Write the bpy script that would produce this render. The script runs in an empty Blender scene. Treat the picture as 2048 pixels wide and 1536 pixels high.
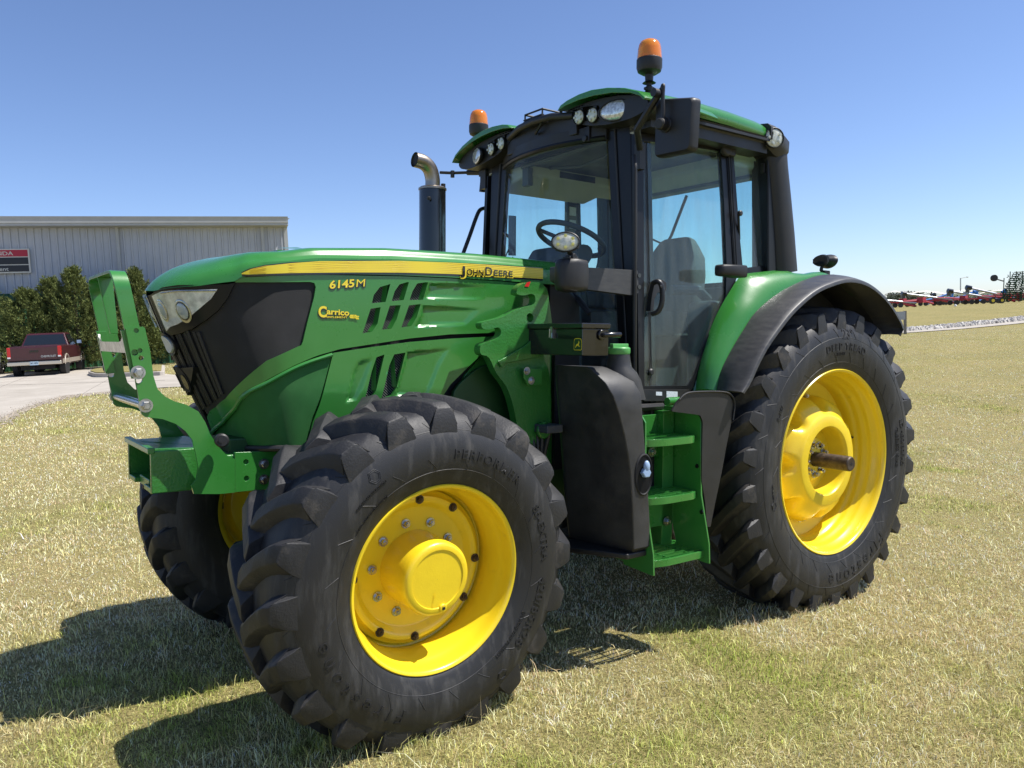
import bpy, bmesh, math, random
import numpy as np
from mathutils import Vector, Matrix
from mathutils.geometry import tessellate_polygon
random.seed(7); rng = np.random.default_rng(7)
scene = bpy.context.scene
COL = scene.collection

# ---------------------------------------------------------------- camera
# tractor frame: -X forward, -Y the tractor's left (near) side, Z up, origin under the rear axle.
# The tractor stands on a slight grade; RM turns its frame into the level world.
CL = np.array([-4.36318276, -3.64004807, 1.57965005])
RL = np.array([0.80600544, -0.59188254, 0.00550375])
UL = np.array([0.02777884, 0.04711308, 0.99850323])
WL = np.array([0.59125592, 0.80464615, -0.05441521])
FP = 1588.3889                                   # focal length in photo pixels (2048 wide)
RM = np.array([[0.99845812, 0.000221263, 0.05550977], [0.000221263, 0.999968248, -0.00796577], [-0.05550977, 0.00796577, 0.99842637]])
CW, RW, UW, WW = RM @ CL, RM @ RL, RM @ UL, RM @ WL
cam = bpy.data.cameras.new('camera'); camo = bpy.data.objects.new('camera', cam); COL.objects.link(camo)
cam.sensor_fit = 'HORIZONTAL'; cam.sensor_width = 36; cam.lens = 36 * FP / 2048; cam.clip_start = 0.1; cam.clip_end = 6000
M = Matrix.Identity(4)
for i in range(3):
    M[i][0], M[i][1], M[i][2], M[i][3] = RW[i], UW[i], -WW[i], CW[i]
camo.matrix_world = M
scene.camera = camo

# ---------------------------------------------------------------- sky, sun, exposure
SL = np.array([0.43, -0.34, 1.0]); SD = RM @ SL; SD = SD / np.linalg.norm(SD)
world = bpy.data.worlds.new("World"); scene.world = world; world.use_nodes = True
nt = world.node_tree; nt.nodes.clear()
sky = nt.nodes.new('ShaderNodeTexSky'); sky.sky_type = 'NISHITA'; sky.sun_disc = False
sky.sun_elevation = math.asin(SD[2]); sky.sun_rotation = math.atan2(SD[0], SD[1])
sky.air_density = 0.8; sky.dust_density = 0.3; sky.ozone_density = 2.5; sky.altitude = 0
bg = nt.nodes.new('ShaderNodeBackground'); bg.inputs['Strength'].default_value = 0.097
out = nt.nodes.new('ShaderNodeOutputWorld')
tint = nt.nodes.new('ShaderNodeMix'); tint.data_type = 'RGBA'; tint.blend_type = 'MULTIPLY'; tint.inputs[0].default_value = 1; tint.inputs[7].default_value = (1.05, 1.08, 1.24, 1)
nt.links.new(sky.outputs[0], tint.inputs[6]); nt.links.new(tint.outputs[2], bg.inputs[0]); nt.links.new(bg.outputs[0], out.inputs[0])
sun = bpy.data.lights.new('sun', 'SUN'); sun.energy = 5.0; sun.angle = math.radians(0.5); sun.color = (1, 0.96, 0.9)
suno = bpy.data.objects.new('sun', sun); COL.objects.link(suno)
suno.rotation_euler = Vector(SD).to_track_quat('Z', 'Y').to_euler(); suno.location = (0, 0, 30)
scene.view_settings.view_transform = 'Standard'; scene.view_settings.look = 'None'
scene.view_settings.exposure = 0.50; scene.view_settings.gamma = 1

# ---------------------------------------------------------------- projection helpers (calibration of the photograph)
def T(px, py, x=None, y=None, z=None):
    """photo pixel -> point of the tractor frame on the plane x=, y= or z="""
    d = WL + RL * (px - 1024) / FP - UL * (py - 768) / FP
    ax, v = (0, x) if x is not None else (1, y) if y is not None else (2, z)
    return CL + d * ((v - CL[ax]) / d[ax])
def W(px, py, d=None, z=None):
    """photo pixel -> world point at depth d or height z"""
    v = WW + RW * (px - 1024) / FP - UW * (py - 768) / FP
    if z is not None: d = (z - CW[2]) / v[2]
    return CW + d * v
def PX(P):
    d = np.asarray(P) - CL; z = d @ WL
    return np.stack([1024 + FP * (d @ RL) / z, 768 - FP * (d @ UL) / z], -1)

# ---------------------------------------------------------------- materials
MATS = {}
def mat(name, col, rough=0.5, metal=0.0, col2=None, nscale=20.0, thr=(0.35, 0.65), bump=0.0, bscale=200.0, coat=0.0,
        spec=0.5, trans=0.0, emit=None, stretch=(1, 1, 1), rough2=None, detail=6):
    m = bpy.data.materials.new(name); m.use_nodes = True; n = m.node_tree.nodes; l = m.node_tree.links
    b = n['Principled BSDF']
    b.inputs['Base Color'].default_value = (*col, 1); b.inputs['Roughness'].default_value = rough
    b.inputs['Metallic'].default_value = metal; b.inputs['Coat Weight'].default_value = coat
    b.inputs['Coat Roughness'].default_value = 0.06
    b.inputs['Specular IOR Level'].default_value = spec; b.inputs['Transmission Weight'].default_value = trans
    if emit: b.inputs['Emission Color'].default_value = (*emit[0], 1); b.inputs['Emission Strength'].default_value = emit[1]
    tc = n.new('ShaderNodeTexCoord'); mp = n.new('ShaderNodeMapping'); mp.inputs['Scale'].default_value = stretch
    l.new(tc.outputs['Object'], mp.inputs['Vector'])
    if col2 is not None:
        t = n.new('ShaderNodeTexNoise'); t.inputs['Scale'].default_value = nscale; t.inputs['Detail'].default_value = detail
        t.inputs['Roughness'].default_value = 0.65
        l.new(mp.outputs[0], t.inputs['Vector'])
        r = n.new('ShaderNodeMapRange'); r.inputs[1].default_value, r.inputs[2].default_value = thr
        l.new(t.outputs['Fac'], r.inputs[0])
        mx = n.new('ShaderNodeMix'); mx.data_type = 'RGBA'
        mx.inputs[6].default_value = (*col, 1); mx.inputs[7].default_value = (*col2, 1)
        l.new(r.outputs[0], mx.inputs[0]); l.new(mx.outputs[2], b.inputs['Base Color'])
        if rough2 is not None:
            r2 = n.new('ShaderNodeMapRange'); r2.inputs[3].default_value = rough; r2.inputs[4].default_value = rough2
            l.new(r.outputs[0], r2.inputs[0]); l.new(r2.outputs[0], b.inputs['Roughness'])
    if bump:
        t = n.new('ShaderNodeTexNoise'); t.inputs['Scale'].default_value = bscale; t.inputs['Detail'].default_value = 4
        l.new(mp.outputs[0], t.inputs['Vector'])
        bp = n.new('ShaderNodeBump'); bp.inputs['Strength'].default_value = bump; bp.inputs['Distance'].default_value = 0.004
        l.new(t.outputs['Fac'], bp.inputs['Height']); l.new(bp.outputs[0], b.inputs['Normal'])
    MATS[name] = m
    return m
GREEN = mat('green_paint', (0.032, 0.195, 0.030), 0.26, coat=0.5, col2=(0.052, 0.225, 0.046), nscale=2.5, thr=(0.4, 0.75), rough2=0.34, bump=0.03, bscale=160)
CAST = mat('green_cast_iron', (0.025, 0.170, 0.025), 0.34, coat=0.3, col2=(0.036, 0.19, 0.035), nscale=5, bump=0.5, bscale=90)
YEL = mat('yellow_paint', (0.88, 0.64, 0.020), 0.30, coat=0.4, col2=(0.50, 0.37, 0.05), thr=(.60, .95), nscale=11, rough2=0.42, bump=0.03)
YCAST = mat('yellow_cast_iron', (0.88, 0.64, 0.020), 0.36, coat=0.3, col2=(0.80, 0.57, 0.018), nscale=7, bump=0.12, bscale=130)
STRIPE = mat('stripe_yellow', (0.82, 0.64, 0.03), 0.32, coat=0.3)
BLACK = mat('black_plastic', (0.012, 0.012, 0.013), 0.42, col2=(0.022, 0.021, 0.02), nscale=7, rough2=0.55, bump=0.12, bscale=500)
PILLAR = mat('satin_black', (0.007, 0.007, 0.008), 0.36, coat=0.1, spec=0.25, col2=(0.012, 0.012, 0.013), nscale=5)
GBLACK = mat('gloss_black', (0.006, 0.006, 0.007), 0.16, coat=0.5, col2=(0.012, 0.012, 0.013), nscale=5)
TANKM = mat('grey_black_plastic', (0.022, 0.022, 0.023), 0.42, col2=(0.040, 0.039, 0.037), nscale=9, rough2=0.6, bump=0.25, bscale=380)
FENDB = mat('weathered_rubber_plastic', (0.040, 0.040, 0.042), 0.42, col2=(0.062, 0.061, 0.060), nscale=14, rough2=0.52, stretch=(1, 1, 4))
DARK = mat('dark_interior', (0.008, 0.008, 0.009), 0.7)
DKGREEN = mat('dark_green_chassis', (0.008, 0.055, 0.010), 0.5, col2=(0.014, 0.07, 0.014), nscale=5)
RUBBER = mat('tyre_rubber', (0.017, 0.017, 0.0185), 0.52, col2=(0.075, 0.073, 0.070), nscale=6, thr=(0.50, 0.80), rough2=0.8, bump=0.2, bscale=170, spec=0.5, stretch=(4, 4, .7), detail=9)
TREAD = mat('tread_rubber', (0.019, 0.019, 0.0205), 0.56, col2=(0.120, 0.104, 0.084), nscale=9, thr=(0.54, 0.88), rough2=0.9, bump=0.35, bscale=120, spec=0.45, detail=9)
RUBL = mat('tyre_lettering', (0.013, 0.013, 0.014), 0.6)
CHROME = mat('bright_metal', (0.62, 0.62, 0.62), 0.25, metal=1.0, col2=(0.42, 0.41, 0.40), nscale=30)
ZINC = mat('zinc_plate', (0.66, 0.65, 0.63), 0.36, metal=1.0, col2=(0.33, 0.32, 0.30), nscale=25)
STEELP = mat('dull_steel', (0.36, 0.32, 0.27), 0.38, metal=1.0, col2=(0.28, 0.24, 0.19), nscale=9)
RUSTY = mat('rusty_steel', (0.12, 0.095, 0.075), 0.5, metal=0.6, col2=(0.05, 0.035, 0.028), nscale=30)
BLIND = mat('headliner', (0.46, 0.45, 0.40), 0.9, bump=0.2)
SEATM = mat('seat_fabric', (0.10, 0.105, 0.11), 0.9, col2=(0.13, 0.135, 0.14), nscale=60, bump=0.4)
CONS = mat('interior_plastic', (0.06, 0.063, 0.068), 0.6)
CONSG = mat('interior_grey', (0.14, 0.145, 0.14), 0.7)
AMBERB = mat('amber_lens', (0.95, 0.26, 0.008), 0.14, coat=0.7, trans=0.35, col2=(0.98, 0.36, 0.015), nscale=6)
CLEARL = mat('lamp_lens', (0.80, 0.83, 0.84), 0.10, metal=0.4, col2=(0.45, 0.46, 0.47), nscale=70, thr=(0.4, 0.6), coat=0.5)
LEDL = mat('led_lens', (0.72, 0.73, 0.66), 0.16, col2=(0.50, 0.52, 0.42), nscale=90, coat=0.8)
LEDY = mat('led_chip', (0.70, 0.66, 0.20), 0.3)
REFL = mat('lamp_reflector', (0.92, 0.92, 0.91), 0.2, metal=0.2, col2=(0.50, 0.50, 0.50), nscale=22, coat=.1, bump=.5, bscale=14)
PROJ = mat('projector_glass', (0.42, 0.46, 0.50), 0.08, metal=0.1, coat=1.0)
WHITE = mat('white_print', (0.75, 0.75, 0.73), 0.5)
RED = mat('red_print', (0.60, 0.02, 0.02), 0.4)
STICK = mat('sticker', (0.70, 0.72, 0.74), 0.5, col2=(0.45, 0.5, 0.55), nscale=120)
LTGREEN = mat('green_cap_plastic', (0.10, 0.36, 0.10), 0.4, bump=0.1)
BLUE = mat('blue_plastic', (0.30, 0.42, 0.60), 0.4)

def glass(name, tint, fres=1.45, dust=0.03):
    m = bpy.data.materials.new(name); m.use_nodes = True; n = m.node_tree.nodes; l = m.node_tree.links; n.clear()
    tr = n.new('ShaderNodeBsdfTransparent'); tr.inputs[0].default_value = (*tint, 1)
    gl = n.new('ShaderNodeBsdfGlossy'); gl.inputs['Roughness'].default_value = 0.02
    df = n.new('ShaderNodeBsdfDiffuse'); df.inputs[0].default_value = (0.45, 0.45, 0.42, 1)
    ge = n.new('ShaderNodeNewGeometry'); dt = n.new('ShaderNodeVectorMath'); dt.operation = 'DOT_PRODUCT'; l.new(ge.outputs['Incoming'], dt.inputs[0]); l.new(ge.outputs['Normal'], dt.inputs[1])
    ab = n.new('ShaderNodeMath'); ab.operation = 'ABSOLUTE'; l.new(dt.outputs['Value'], ab.inputs[0])
    om = n.new('ShaderNodeMath'); om.operation = 'SUBTRACT'; om.inputs[0].default_value = 1; l.new(ab.outputs[0], om.inputs[1])
    pw_ = n.new('ShaderNodeMath'); pw_.operation = 'POWER'; l.new(om.outputs[0], pw_.inputs[0]); pw_.inputs[1].default_value = 5
    fr = n.new('ShaderNodeMath'); fr.operation = 'MULTIPLY_ADD'; l.new(pw_.outputs[0], fr.inputs[0]); fr.inputs[1].default_value = .8 * fres; fr.inputs[2].default_value = .045 * fres
    nz = n.new('ShaderNodeTexNoise'); nz.inputs['Scale'].default_value = 4; nz.inputs['Detail'].default_value = 8
    tc = n.new('ShaderNodeTexCoord'); mp = n.new('ShaderNodeMapping'); mp.inputs['Scale'].default_value = (4, 4, 0.6)
    l.new(tc.outputs['Object'], mp.inputs[0]); l.new(mp.outputs[0], nz.inputs['Vector'])
    mr = n.new('ShaderNodeMapRange'); mr.inputs[1].default_value = 0.3; mr.inputs[2].default_value = 0.8
    mr.inputs[3].default_value = dust * 0.4; mr.inputs[4].default_value = dust * 1.8
    l.new(nz.outputs['Fac'], mr.inputs[0])
    a = n.new('ShaderNodeMixShader'); b = n.new('ShaderNodeMixShader'); o = n.new('ShaderNodeOutputMaterial')
    l.new(mr.outputs[0], a.inputs[0]); l.new(tr.outputs[0], a.inputs[1]); l.new(df.outputs[0], a.inputs[2])
    l.new(fr.outputs[0], b.inputs[0]); l.new(a.outputs[0], b.inputs[1]); l.new(gl.outputs[0], b.inputs[2])
    l.new(b.outputs[0], o.inputs[0]); MATS[name] = m
    return m
GLASS = glass('cab_glass', (0.845, 0.966, 0.955), .6, dust=0.055)
CLEAR = glass('clear_cover', (0.97, 0.98, 0.98), .30, dust=0.01)

def perf(name, base, hole, scale=260.0, rough=0.5, spec=0.3):
    """perforated sheet: fine round dimples in the sheet's own plane coordinates (x+y, z)"""
    m = bpy.data.materials.new(name); m.use_nodes = True; n = m.node_tree.nodes; l = m.node_tree.links
    b = n['Principled BSDF']; b.inputs['Roughness'].default_value = rough; b.inputs['Specular IOR Level'].default_value = spec
    tc = n.new('ShaderNodeTexCoord'); sp = n.new('ShaderNodeSeparateXYZ'); l.new(tc.outputs['Object'], sp.inputs[0])
    cb = n.new('ShaderNodeCombineXYZ'); l.new(sp.outputs[0], cb.inputs[0]); l.new(sp.outputs[2], cb.inputs[1])
    mp = n.new('ShaderNodeMapping'); mp.inputs['Rotation'].default_value = (0, 0, 0.5); l.new(cb.outputs[0], mp.inputs[0])
    v = n.new('ShaderNodeTexVoronoi'); v.voronoi_dimensions = '2D'; v.inputs['Scale'].default_value = scale; v.inputs['Randomness'].default_value = 0.0
    l.new(mp.outputs[0], v.inputs['Vector'])
    r = n.new('ShaderNodeMapRange'); r.inputs[1].default_value = 0.30; r.inputs[2].default_value = 0.42; l.new(v.outputs['Distance'], r.inputs[0])
    mx = n.new('ShaderNodeMix'); mx.data_type = 'RGBA'; mx.inputs[6].default_value = (*hole, 1); mx.inputs[7].default_value = (*base, 1)
    l.new(r.outputs[0], mx.inputs[0])
    nz = n.new('ShaderNodeTexNoise'); nz.inputs['Scale'].default_value = 5; nz.inputs['Detail'].default_value = 7
    mr = n.new('ShaderNodeMapRange'); mr.inputs[1].default_value = 0.45; mr.inputs[2].default_value = 0.9; mr.inputs[4].default_value = 0.35
    l.new(nz.outputs['Fac'], mr.inputs[0])
    m2 = n.new('ShaderNodeMix'); m2.data_type = 'RGBA'; m2.inputs[7].default_value = (base[0] * 1.6 + .02, base[1] * 1.4 + .02, base[2] * 1.6 + .018, 1)
    l.new(mr.outputs[0], m2.inputs[0]); l.new(mx.outputs[2], m2.inputs[6]); l.new(m2.outputs[2], b.inputs['Base Color'])
    bp = n.new('ShaderNodeBump'); bp.inputs['Strength'].default_value = 0.5; bp.inputs['Distance'].default_value = 0.002
    l.new(r.outputs[0], bp.inputs['Height']); l.new(bp.outputs[0], b.inputs['Normal'])
    MATS[name] = m
    return m
MESHB = perf('black_screen', (0.030, 0.030, 0.031), (0.003, 0.003, 0.003))
MESHG = perf('green_screen', (0.030, 0.170, 0.034), (0.012, 0.080, 0.016))

# ---------------------------------------------------------------- mesh helpers
def lerp(a, b, t): return a + (b - a) * t
class MB:
    def __init__(s): s.v = []; s.f = []
    def add(s, vs, fs):
        o = len(s.v); s.v.extend([tuple(map(float, p)) for p in vs]); s.f.extend([tuple(i + o for i in f) for f in fs]); return s
    def box(s, a, b, rot=None, c=None):
        x0, y0, z0 = a; x1, y1, z1 = b
        v = np.array([(x, y, z) for x in (x0, x1) for y in (y0, y1) for z in (z0, z1)], float)
        if rot is not None:
            c = v.mean(0) if c is None else np.array(c); v = (np.array(rot) @ (v - c).T).T + c
        return s.add(v, [(0, 1, 3, 2), (4, 6, 7, 5), (0, 4, 5, 1), (2, 3, 7, 6), (0, 2, 6, 4), (1, 5, 7, 3)])
    def hexa(s, q0, q1):
        """two quads joined"""
        return s.loft([q0, q1])
    def loft(s, rings, closed=True, caps=True):
        n = len(rings[0]); vs = [p for r in rings for p in r]; fs = []
        for i in range(len(rings) - 1):
            for j in range(n if closed else n - 1):
                k = (j + 1) % n
                fs.append((i * n + j, i * n + k, (i + 1) * n + k, (i + 1) * n + j))
        if caps and closed:
            fs.append(tuple(range(n))[::-1]); fs.append(tuple((len(rings) - 1) * n + j for j in range(n)))
        return s.add(vs, fs)
    def tube(s, pts, r, n=12, caps=True, flat=1.0):
        pts = [np.array(p, float) for p in pts]; R = r if hasattr(r, '__len__') else [r] * len(pts); rings = []
        up = None
        for i, p in enumerate(pts):
            d = pts[min(i + 1, len(pts) - 1)] - pts[max(i - 1, 0)]; d /= np.linalg.norm(d) + 1e-12
            if up is None:
                up = np.array([0, 0, 1.]) if abs(d[2]) < .9 else np.array([1., 0, 0])
            a = np.cross(d, up); a /= np.linalg.norm(a); b = np.cross(a, d); up = b
            rings.append([p + R[i] * (math.cos(t) * a + flat * math.sin(t) * b) for t in np.linspace(0, 2 * math.pi, n, endpoint=False)])
        return s.loft(rings, caps=caps)
    def lathe(s, prof, c, ax, n=48, a0=0.0, a1=2 * math.pi, caps=False, sx=1.0, sy=1.0, up=None):
        """prof: (radius, height along ax)"""
        ax = np.array(ax, float); ax /= np.linalg.norm(ax)
        up = (np.array([0, 0, 1.]) if abs(ax[2]) < .9 else np.array([1., 0, 0])) if up is None else np.array(up, float)
        a = np.cross(up, ax); a /= np.linalg.norm(a); b = np.cross(ax, a); c = np.array(c, float)
        full = abs(a1 - a0) > 6.28
        ts = np.linspace(a0, a1, n, endpoint=not full)
        rings = [[c + ax * h + rr * (sx * math.cos(t) * a + sy * math.sin(t) * b) for t in ts] for rr, h in prof]
        return s.loft(rings, closed=full, caps=caps)
    def cyl(s, c, ax, r, h, n=24, bev=0.0, sx=1.0, sy=1.0):
        pr = [(1e-4, 0), (r - bev, 0), (r, bev), (r, h - bev), (r - bev, h), (1e-4, h)] if bev else [(1e-4, 0), (r, 0), (r, h), (1e-4, h)]
        return s.lathe(pr, c, ax, n, sx=sx, sy=sy)
    def hexbolt(s, c, ax, r, h=None):
        h = h or r * 0.8
        s.cyl(c, ax, r * 1.5, h * .25, 20); c = np.array(c) + np.array(ax) / np.linalg.norm(ax) * h * .2
        s.lathe([(1e-4, 0), (r, 0), (r, h * .85), (r * .85, h), (1e-4, h)], c, ax, 6)
        s.cyl(c, ax, r * .55, h * 1.35, 12); return s
    def ell(s, c, r, n=20, m=12, pw=1.0):
        rings = []
        for i in range(m + 1):
            t = math.pi * i / m - math.pi / 2; rr = max(math.cos(t), 1e-3) ** pw
            rings.append([(c[0] + r[0] * rr * math.cos(a), c[1] + r[1] * rr * math.sin(a), c[2] + r[2] * math.sin(t)) for a in np.linspace(0, 2 * math.pi, n, endpoint=False)])
        return s.loft(rings)
    def prism(s, poly, fn, t0, t1):
        """poly: list of 2D; fn(u,v,t)->3D"""
        n = len(poly)
        return s.loft([[fn(u, v, t0) for u, v in poly], [fn(u, v, t1) for u, v in poly]])
    def mirror(s):
        o = MB(); o.v = [(x, -y, z) for x, y, z in s.v]; o.f = [tuple(reversed(f)) for f in s.f]; return o
    def ext(s, o): return s.add(o.v, o.f)
def plate(mb, outer, holes, fn, thick, grid=None):
    """polygon with holes in (u,v), triangulated, cut on a grid, thickened along t and mapped by fn(u,v,t)"""
    loops = [[Vector((u, v, 0)) for u, v in outer]] + [[Vector((u, v, 0)) for u, v in h] for h in holes]
    tris = tessellate_polygon(loops); flat = [p for lp in loops for p in lp]
    bm = bmesh.new(); bv = [bm.verts.new(p) for p in flat]
    for t in tris:
        try: bm.faces.new([bv[i] for i in t])
        except ValueError: pass
    bmesh.ops.recalc_face_normals(bm, faces=bm.faces)
    if grid:
        us = [p.x for p in flat]; vs = [p.y for p in flat]
        for ax, lo, hi in ((0, min(us), max(us)), (1, min(vs), max(vs))):
            k = lo + grid * 0.5
            while k < hi:
                co = Vector((k, 0, 0)) if ax == 0 else Vector((0, k, 0)); no = Vector((1, 0, 0)) if ax == 0 else Vector((0, 1, 0))
                bmesh.ops.bisect_plane(bm, geom=bm.verts[:] + bm.edges[:] + bm.faces[:], plane_co=co, plane_no=no, dist=1e-6)
                k += grid
        bmesh.ops.dissolve_degenerate(bm, dist=1e-5, edges=bm.edges)
    bm.verts.index_update(); n = len(bm.verts)
    v = [tuple(fn(p.co.x, p.co.y, 0.0)) for p in bm.verts] + [tuple(fn(p.co.x, p.co.y, -thick)) for p in bm.verts]
    f = []
    for fc in bm.faces:
        ids = [q.index for q in fc.verts]
        if fc.normal.z < 0: ids = ids[::-1]
        f.append(tuple(ids)); f.append(tuple(i + n for i in reversed(ids)))
    for e in bm.edges:
        if len(e.link_faces) == 1:
            a, b = e.verts[0].index, e.verts[1].index
            lf = [q.index for q in e.link_faces[0].verts]
            if e.link_faces[0].normal.z < 0: lf = lf[::-1]
            i = lf.index(a)
            if lf[(i + 1) % len(lf)] != b: a, b = b, a
            f.append((b, a, a + n, b + n))
    bm.free(); mb.add(v, f); return mb

def link(name, mb, m, parent=None, ang=35, bevel=0.0, seg=2, weld=True):
    me = bpy.data.meshes.new(name); me.from_pydata(mb.v, [], mb.f)
    bm = bmesh.new(); bm.from_mesh(me)
    if weld: bmesh.ops.remove_doubles(bm, verts=bm.verts, dist=2e-5)
    bmesh.ops.recalc_face_normals(bm, faces=bm.faces)
    bm.to_mesh(me); bm.free()
    me.validate()
    me.polygons.foreach_set('use_smooth', [True] * len(me.polygons)); me.set_sharp_from_angle(angle=math.radians(ang))
    if isinstance(m, (list, tuple)):
        for q in m: me.materials.append(q)
    else: me.materials.append(m)
    o = bpy.data.objects.new(name, me); COL.objects.link(o); o.parent = parent
    if bevel:
        b = o.modifiers.new('bevel', 'BEVEL'); b.width = bevel; b.segments = seg; b.limit_method = 'ANGLE'; b.angle_limit = math.radians(40); b.harden_normals = True
    return o
def both(name, mb, m, parent, **k):
    o = link(name, mb, m, parent, **k); link(name, mb.mirror(), m, parent, **k); return o
def empty(name, label, cat, loc=(0, 0, 0), group=None):
    o = bpy.data.objects.new(name, None); COL.objects.link(o); o.location = loc; o.empty_display_size = .2
    o['label'] = label; o['category'] = cat
    if group: o['group'] = group
    return o
def tag(o, label, cat, group=None):
    o['label'] = label; o['category'] = cat
    if group: o['group'] = group
    return o
def struct(o): o['kind'] = 'structure'; return o
_txt = {}
def text2d(s, size=1.0, shear=0.0, bold=0.0, sx=1.0, space=1.0):
    """2D triangles of a word, left edge at 0, baseline at 0"""
    c = bpy.data.curves.new('word', 'FONT'); c.body = s; c.size = size; c.shear = shear; c.offset = bold; c.space_character = space; c.resolution_u = 4
    o = bpy.data.objects.new('word', c); me = o.to_mesh()
    v = [(p.co.x * sx, p.co.y) for p in me.vertices]; f = [tuple(p.vertices) for p in me.polygons]
    o.to_mesh_clear(); bpy.data.objects.remove(o); bpy.data.curves.remove(c)
    x0 = min(p[0] for p in v); v = [(p[0] - x0, p[1]) for p in v]
    return v, f, max(p[0] for p in v)
def cut2d(v, f, g):
    bm = bmesh.new(); bv = [bm.verts.new((a, b, 0)) for a, b in v]
    for q in f:
        try: bm.faces.new([bv[i] for i in q])
        except ValueError: pass
    bmesh.ops.remove_doubles(bm, verts=bm.verts, dist=1e-5)
    for ax in (0, 1):
        lo = min(p[ax] for p in v); hi = max(p[ax] for p in v); k = lo + g / 2; no = Vector((1, 0, 0)) if ax == 0 else Vector((0, 1, 0))
        while k < hi:
            bmesh.ops.bisect_plane(bm, geom=bm.verts[:] + bm.edges[:] + bm.faces[:], plane_co=no * k, plane_no=no, dist=1e-6); k += g
    bm.normal_update(); bm.verts.index_update()
    r = [(p.co.x, p.co.y) for p in bm.verts], [tuple(q.index for q in (fc.verts if fc.normal.z > 0 else list(fc.verts)[::-1])) for fc in bm.faces]; bm.free(); return r
def word(mb, s, fn, size, thick=0.0, cut=0, **k):
    v, f, w = text2d(s, size, **k)
    if cut: v, f = cut2d(v, f, cut)
    n = len(v)
    if not thick: mb.add([fn(a, b, 0) for a, b in v], f); return w
    fs = list(f) + [tuple(i + n for i in reversed(q)) for q in f]
    ed = {}
    for q in f:
        for i in range(len(q)): ed[(q[i], q[(i + 1) % len(q)])] = 1
    for (a, b) in ed:
        if (b, a) not in ed: fs.append((b, a, a + n, b + n))
    mb.add([fn(a, b, thick) for a, b in v] + [fn(a, b, 0) for a, b in v], fs)
    return w
def smooth_poly(pts, n=6):
    """closed Catmull-Rom"""
    P = [np.array(p, float) for p in pts]; N = len(P); o = []
    for i in range(N):
        a, b, c, d = P[i - 1], P[i], P[(i + 1) % N], P[(i + 2) % N]
        for k in range(n):
            t = k / n
            o.append(0.5 * ((2 * b) + (-a + c) * t + (2 * a - 5 * b + 4 * c - d) * t * t + (-a + 3 * b - 3 * c + d) * t ** 3))
    return o
def spline(pts, n=8):
    P = [np.array(p, float) for p in pts]; P = [2 * P[0] - P[1]] + P + [2 * P[-1] - P[-2]]; o = []
    for i in range(1, len(P) - 2):
        a, b, c, d = P[i - 1], P[i], P[i + 1], P[i + 2]
        for k in range(n):
            t = k / n
            o.append(0.5 * ((2 * b) + (-a + c) * t + (2 * a - 5 * b + 4 * c - d) * t * t + (-a + 3 * b - 3 * c + d) * t ** 3))
    o.append(P[-2]); return o
def rounded(pts, r, n=4):
    """polygon with rounded corners (2D or 3D)"""
    P = [np.array(p, float) for p in pts]; N = len(P); o = []
    for i in range(N):
        a, b, c = P[i - 1], P[i], P[(i + 1) % N]; rr = r[i] if hasattr(r, '__len__') else r
        u = a - b; w = c - b; lu = np.linalg.norm(u); lw = np.linalg.norm(w); k = min(rr, lu * .45, lw * .45)
        if k < 1e-5: o.append(b); continue
        p = b + u / lu * k; q = b + w / lw * k
        for j in range(n + 1):
            t = j / n; o.append((1 - t) ** 2 * p + 2 * t * (1 - t) * b + t * t * q)
    return o
XZ = lambda y0: (lambda u, v, t: (u, y0 - t, v))         # plate in a vertical lengthwise plane, t outwards (-Y)
def pxz(pts, y): return [(float(q[0]), float(q[2])) for q in (T(a, b, y=y) for a, b in pts)]
def pyz(pts, x): return [(float(q[1]), float(q[2])) for q in (T(a, b, x=x) for a, b in pts)]

# ================================================================ TRACTOR
TR = empty('tractor', 'large green farm tractor with yellow wheels and glass cab on the dry lawn', 'tractor')
TR.matrix_world = Matrix([[*RM[0], 0], [*RM[1], 0], [*RM[2], 0], [0, 0, 0, 1]])

# ---------------------------------------------------------------- hood shell: u = arc length along the plan outline, z = height, t = outwards
plan = np.array(spline([(-3.606, 0), (-3.600, .05), (-3.574, .125), (-3.532, .20), (-3.470, .268), (-3.39, .325), (-3.27, .378), (-3.1, .412), (-2.6, .430), (-2.1, .430), (-1.70, .430)], 16))
pu = np.concatenate([[0], np.cumsum(np.hypot(*np.diff(plan, axis=0).T))])
def planat(u):
    x = np.interp(abs(u), pu, plan[:, 0]); y = np.interp(abs(u), pu, plan[:, 1])
    x1 = np.interp(abs(u) + .01, pu, plan[:, 0]); y1 = np.interp(abs(u) + .01, pu, plan[:, 1])
    x0 = np.interp(max(abs(u) - .01, 0), pu, plan[:, 0]); y0 = np.interp(max(abs(u) - .01, 0), pu, plan[:, 1])
    d = np.array([x1 - x0, y1 - y0]); d /= np.linalg.norm(d) + 1e-9
    return x, y, np.array([-d[1], d[0]])       # outward normal for the +y half
UEND = float(pu[-1])
def wf(u): return float(np.clip(1 - (abs(u) - .15) / .62, 0, 1)) ** 1.0
def shell(u, z, t=0.0):
    """near side for u>0 (y<0)"""
    x, y, n = planat(u); w = wf(u); k = max(1.77 - z, -.1)
    x += .36 * k * w * (1 + .25 * k); y *= 1 - .10 * k * w
    if z < 1.35: y -= 0.02 * (1.35 - z) / .2 * (1 - w)
    x += n[0] * t; y += n[1] * t
    return np.array([x, -y if u >= 0 else y, z])
_gu = np.linspace(0.004, UEND, 700); _gz = np.linspace(1.0, 2.05, 260)
_g = np.array([[shell(u, z) for z in _gz] for u in _gu]); _gp = PX(_g)
def onshell(px, py):
    d = ((_gp - np.array([px, py])) ** 2).sum(-1); i, j = np.unravel_index(d.argmin(), d.shape)
    return (float(_gu[i]), float(_gz[j]))
def S(pts): return [onshell(*p) for p in pts]

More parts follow.
